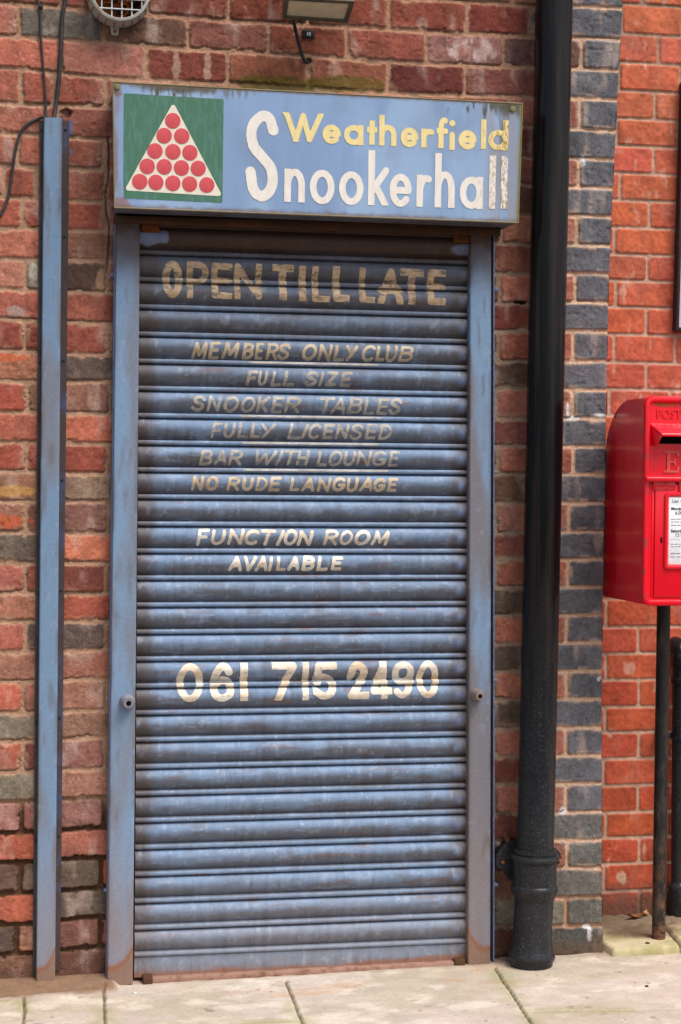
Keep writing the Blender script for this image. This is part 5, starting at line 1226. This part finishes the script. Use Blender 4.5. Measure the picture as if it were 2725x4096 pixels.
# pole
YPO = .035
(xa, za), (xb, zb) = P(2655, 2440, YPO), P(2634, 3800, YPO)
wpl = ((2668-2611)/2)*5.27/FPX
m_pole = mat_plain('black painted pole with rust', lin(26, 25, 25), .5, .35, lin(74, 64, 54), 34, .52, .70, .4, .0015, stretch=(1, 1, .35))
# rust towards its foot
ntp = m_pole.node_tree; bsp = ntp.nodes['Principled BSDF']; lk_ = bsp.inputs['Base Color'].links[0].from_socket
tc = N(ntp, 'ShaderNodeTexCoord'); sp = N(ntp, 'ShaderNodeSeparateXYZ'); ntp.links.new(tc.outputs['Object'], sp.inputs[0])
mr = N(ntp, 'ShaderNodeMapRange'); ntp.links.new(sp.outputs[2], mr.inputs[0]); mr.inputs[1].default_value = .36; mr.inputs[2].default_value = .02
ml = N(ntp, 'ShaderNodeMath', operation='MULTIPLY'); ntp.links.new(mr.outputs[0], ml.inputs[0]); ntp.links.new(ramp(ntp, noise(ntp, 38, 5, .7), .47, .60), ml.inputs[1])
ntp.links.new(mixc(ntp, ml.outputs[0], lk_, c4(lin(112, 72, 48))), bsp.inputs['Base Color'])
xp = float((xa+xb)/2); zf = float(gz(xp))+.02
po = MB().tube([(float(xb), YPO, zf-.01), (float(xb)+(float(xa)-float(xb))*.5, YPO, (zf+zB)/2), (float(xa), YPO, zB+.006)], wpl, 28).build('pole', m_pole)
tag(po, 'black steel pole with rust at its foot carrying the red post box', 'pole')

# ------------------------------------------------------------------ thin waste pipe by the red wall
YW = YR-.045
wp_ = thing('waste_pipe', 'narrow black pipe with an elbow fixed to the orange red wall behind the pole', 'pipe', P3(2722, 3665, YW))
xt, zt_ = P(2722, 2640, YW); xb2, zb2 = P(2716, 3300, YW); xc2, zc2 = P(2716, 3660, YW)
rw2 = .024
rwp = [(float(xt), YR+.0, float(zt_)+.042), (float(xt), YR-.018, float(zt_)+.040), (float(xt), YW+.008, float(zt_)+.030), (float(xt), YW, float(zt_)+.012), (float(xt), YW, float(zt_)-.02)]
MB().tube([Vector(q) for q in spl(rwp, 5)], rw2*1.15, 24).build('elbow', m_pipe, wp_)
MB().tube([(float(xt), YW, float(zt_)), (float(xb2), YW, float(zb2)), (float(xc2), YW, float(zc2)-.02)], rw2, 28).build('shaft', m_pipe, wp_)
MB().lathe([(rw2, 0), (rw2*1.22, .002), (rw2*1.22, .016), (rw2, .018)], (float(xt), YW, float(zt_)-.055), (0, 0, -1), 28).build('socket', m_pipe, wp_)
xk, zk = P(2716, 2942, YW); ck_ = MB().lathe([(rw2*1.12, -.009), (rw2*1.14, .009)], (float(xk), YW, float(zk)), (0, 0, 1), 28)
ck_.box(float(xk)-.062, float(xk)-.022, YW-.004, YW+.006, float(zk)-.008, float(zk)+.008, .002).box(float(xk)-.062, float(xk)-.050, YW-.008, YR, float(zk)-.011, float(zk)+.011, .002); ck_.build('clip', m_pipe, wp_)
xk, zk = P(2716, 3565, YW); MB().lathe([(rw2*1.0, .03), (rw2*1.30, .022), (rw2*1.45, .012), (rw2*1.36, 0), (rw2*1.30, -.12)], (float(xk), YW, float(zk)), (0, 0, 1), 32).build('foot_socket', m_pipe, wp_)

# ------------------------------------------------------------------ notice case at the right edge
YN = YR-.035
zb3 = float(P(2708, 1322, YN)[1]); x3 = float(P(2705, 1318, YN)[0]); x4 = float(P(2726, 640, YN)[0]); zt3 = 2.62
dxz = (x4-x3)/(float(P(2726, 640, YN)[1])-zb3)
nb = thing('notice_case', 'dark framed notice case on the orange red wall above the post box', 'notice case', (x3+.3, YR, zb3))
m_nf = mat_plain('dark purple frame', lin(52, 42, 50), .45, .4)
xt3 = x3+dxz*(zt3-zb3)
mbn = MB()
def bar4(x0, x1, z0, z1): mbn.hexa([(x0+dxz*(z1-zb3), YN, z1), (x1+dxz*(z1-zb3), YN, z1), (x1+dxz*(z0-zb3), YN, z0), (x0+dxz*(z0-zb3), YN, z0), (x0+dxz*(z1-zb3), YR, z1), (x1+dxz*(z1-zb3), YR, z1), (x1+dxz*(z0-zb3), YR, z0), (x0+dxz*(z0-zb3), YR, z0)], .002)
bar4(x3, x3+.010, zb3, zt3); bar4(x3+.55, x3+.56, zb3, zt3); bar4(x3+.0105, x3+.5495, zb3, zb3+.010); bar4(x3+.0105, x3+.5495, zt3-.010, zt3)
mbn.build('frame', m_nf, nb)
MB().hexa([(x3+.011+dxz*(zt3-zb3-.011), YN+.008, zt3-.011), (x3+.549+dxz*(zt3-zb3-.011), YN+.008, zt3-.011), (x3+.549, YN+.008, zb3+.011), (x3+.011, YN+.008, zb3+.011), (x3+.011+dxz*(zt3-zb3-.011), YN+.02, zt3-.011), (x3+.549+dxz*(zt3-zb3-.011), YN+.02, zt3-.011), (x3+.549, YN+.02, zb3+.011), (x3+.011, YN+.02, zb3+.011)]).build('sheet', mat_plain('pale notice sheet', lin(190, 184, 194), .4, .4, lin(172, 160, 174), 6, .4, .7), nb)

# ------------------------------------------------------------------ litter
m_leaf = mat_plain('dead leaf', lin(134, 84, 46), .8, .2, lin(96, 58, 34), 90)
def leaf(px, py, ln, ang, label, m=m_leaf):
    x, y = PG(px, py, .034); z = float(gz(x))+.034; V, F = [], []
    n_ = 8
    for i in range(n_+1):
        t = i/n_; w_ = ln*.30*math.sin(math.pi*min(1, t*1.05))**.8; 
        for s in (-1, 0, 1):
            lx_, ly_ = (t-.5)*ln, s*w_; V.append((x+lx_*math.cos(ang)-ly_*math.sin(ang), y+lx_*math.sin(ang)+ly_*math.cos(ang), z+.006*abs(s)+.010*(t-.5)**2*4))
    for i in range(n_):
        for s in (0, 1): F.append([3*i+s, 3*i+s+1, 3*i+s+4, 3*i+s+3])
    tag(link('dead_leaf', mesh_py('dead_leaf', V, F, True), m), label, 'leaf', 'dead leaves in the recess')
leaf(2546, 3672, .055, .1, 'long dark brown dead leaf lying at the foot of the orange red wall')
leaf(2580, 3662, .042, .9, 'pale tan curled dead leaf beside the dark one near the pole', mat_plain('tan leaf', lin(186, 140, 96), .8, .2, lin(150, 104, 64), 90))
def pebble(px, py, r, c, label, up=0.0):
    x, y = PG(px, py); bm = bmesh.new(); bmesh.ops.create_icosphere(bm, subdivisions=2, radius=r)
    for v in bm.verts: v.co *= 1+.25*(math.sin(v.co.x*900+px)*math.cos(v.co.y*700)); v.co.z *= .6
    bmesh.ops.translate(bm, verts=bm.verts[:], vec=(x, y, float(gz(x))+r*.3+up)); q = MB(); q.b.free(); q.b = bm
    tag(q.build('pebble', mat_plain('stone chip', lin(*c), .8, .2)), label, 'pebble', 'loose stone chips on the flags')
pebble(539, 3975, .006, (205, 205, 205), 'small white stone chip on the flag below the left shutter post')
pebble(2587, 3947, .005, (40, 40, 40), 'black speck of grit on the paving below the pole')
pebble(2590, 3806, .007, (74, 52, 44), 'brown stone chip on the mossy slab by the pole', .022)
pebble(43, 3982, .005, (190, 190, 190), 'small grey white chip on the flag edge at the far left')
x, y = PG(268, 3908); zz = float(gz(x))+.026
MB().tube([Vector(q) for q in spl([(x-.006, y, zz+.002), (x-.007, y, zz+.007), (x-.003, y, zz+.011), (x+.004, y-.001, zz+.010)], 5)], .0011, 6).build('plastic_scrap', mat_plain('bright green plastic', lin(60, 200, 90), .4, .4))
tag(bpy.data.objects['plastic_scrap'], 'tiny bright green curl of plastic on the dirt by the trunking', 'litter')
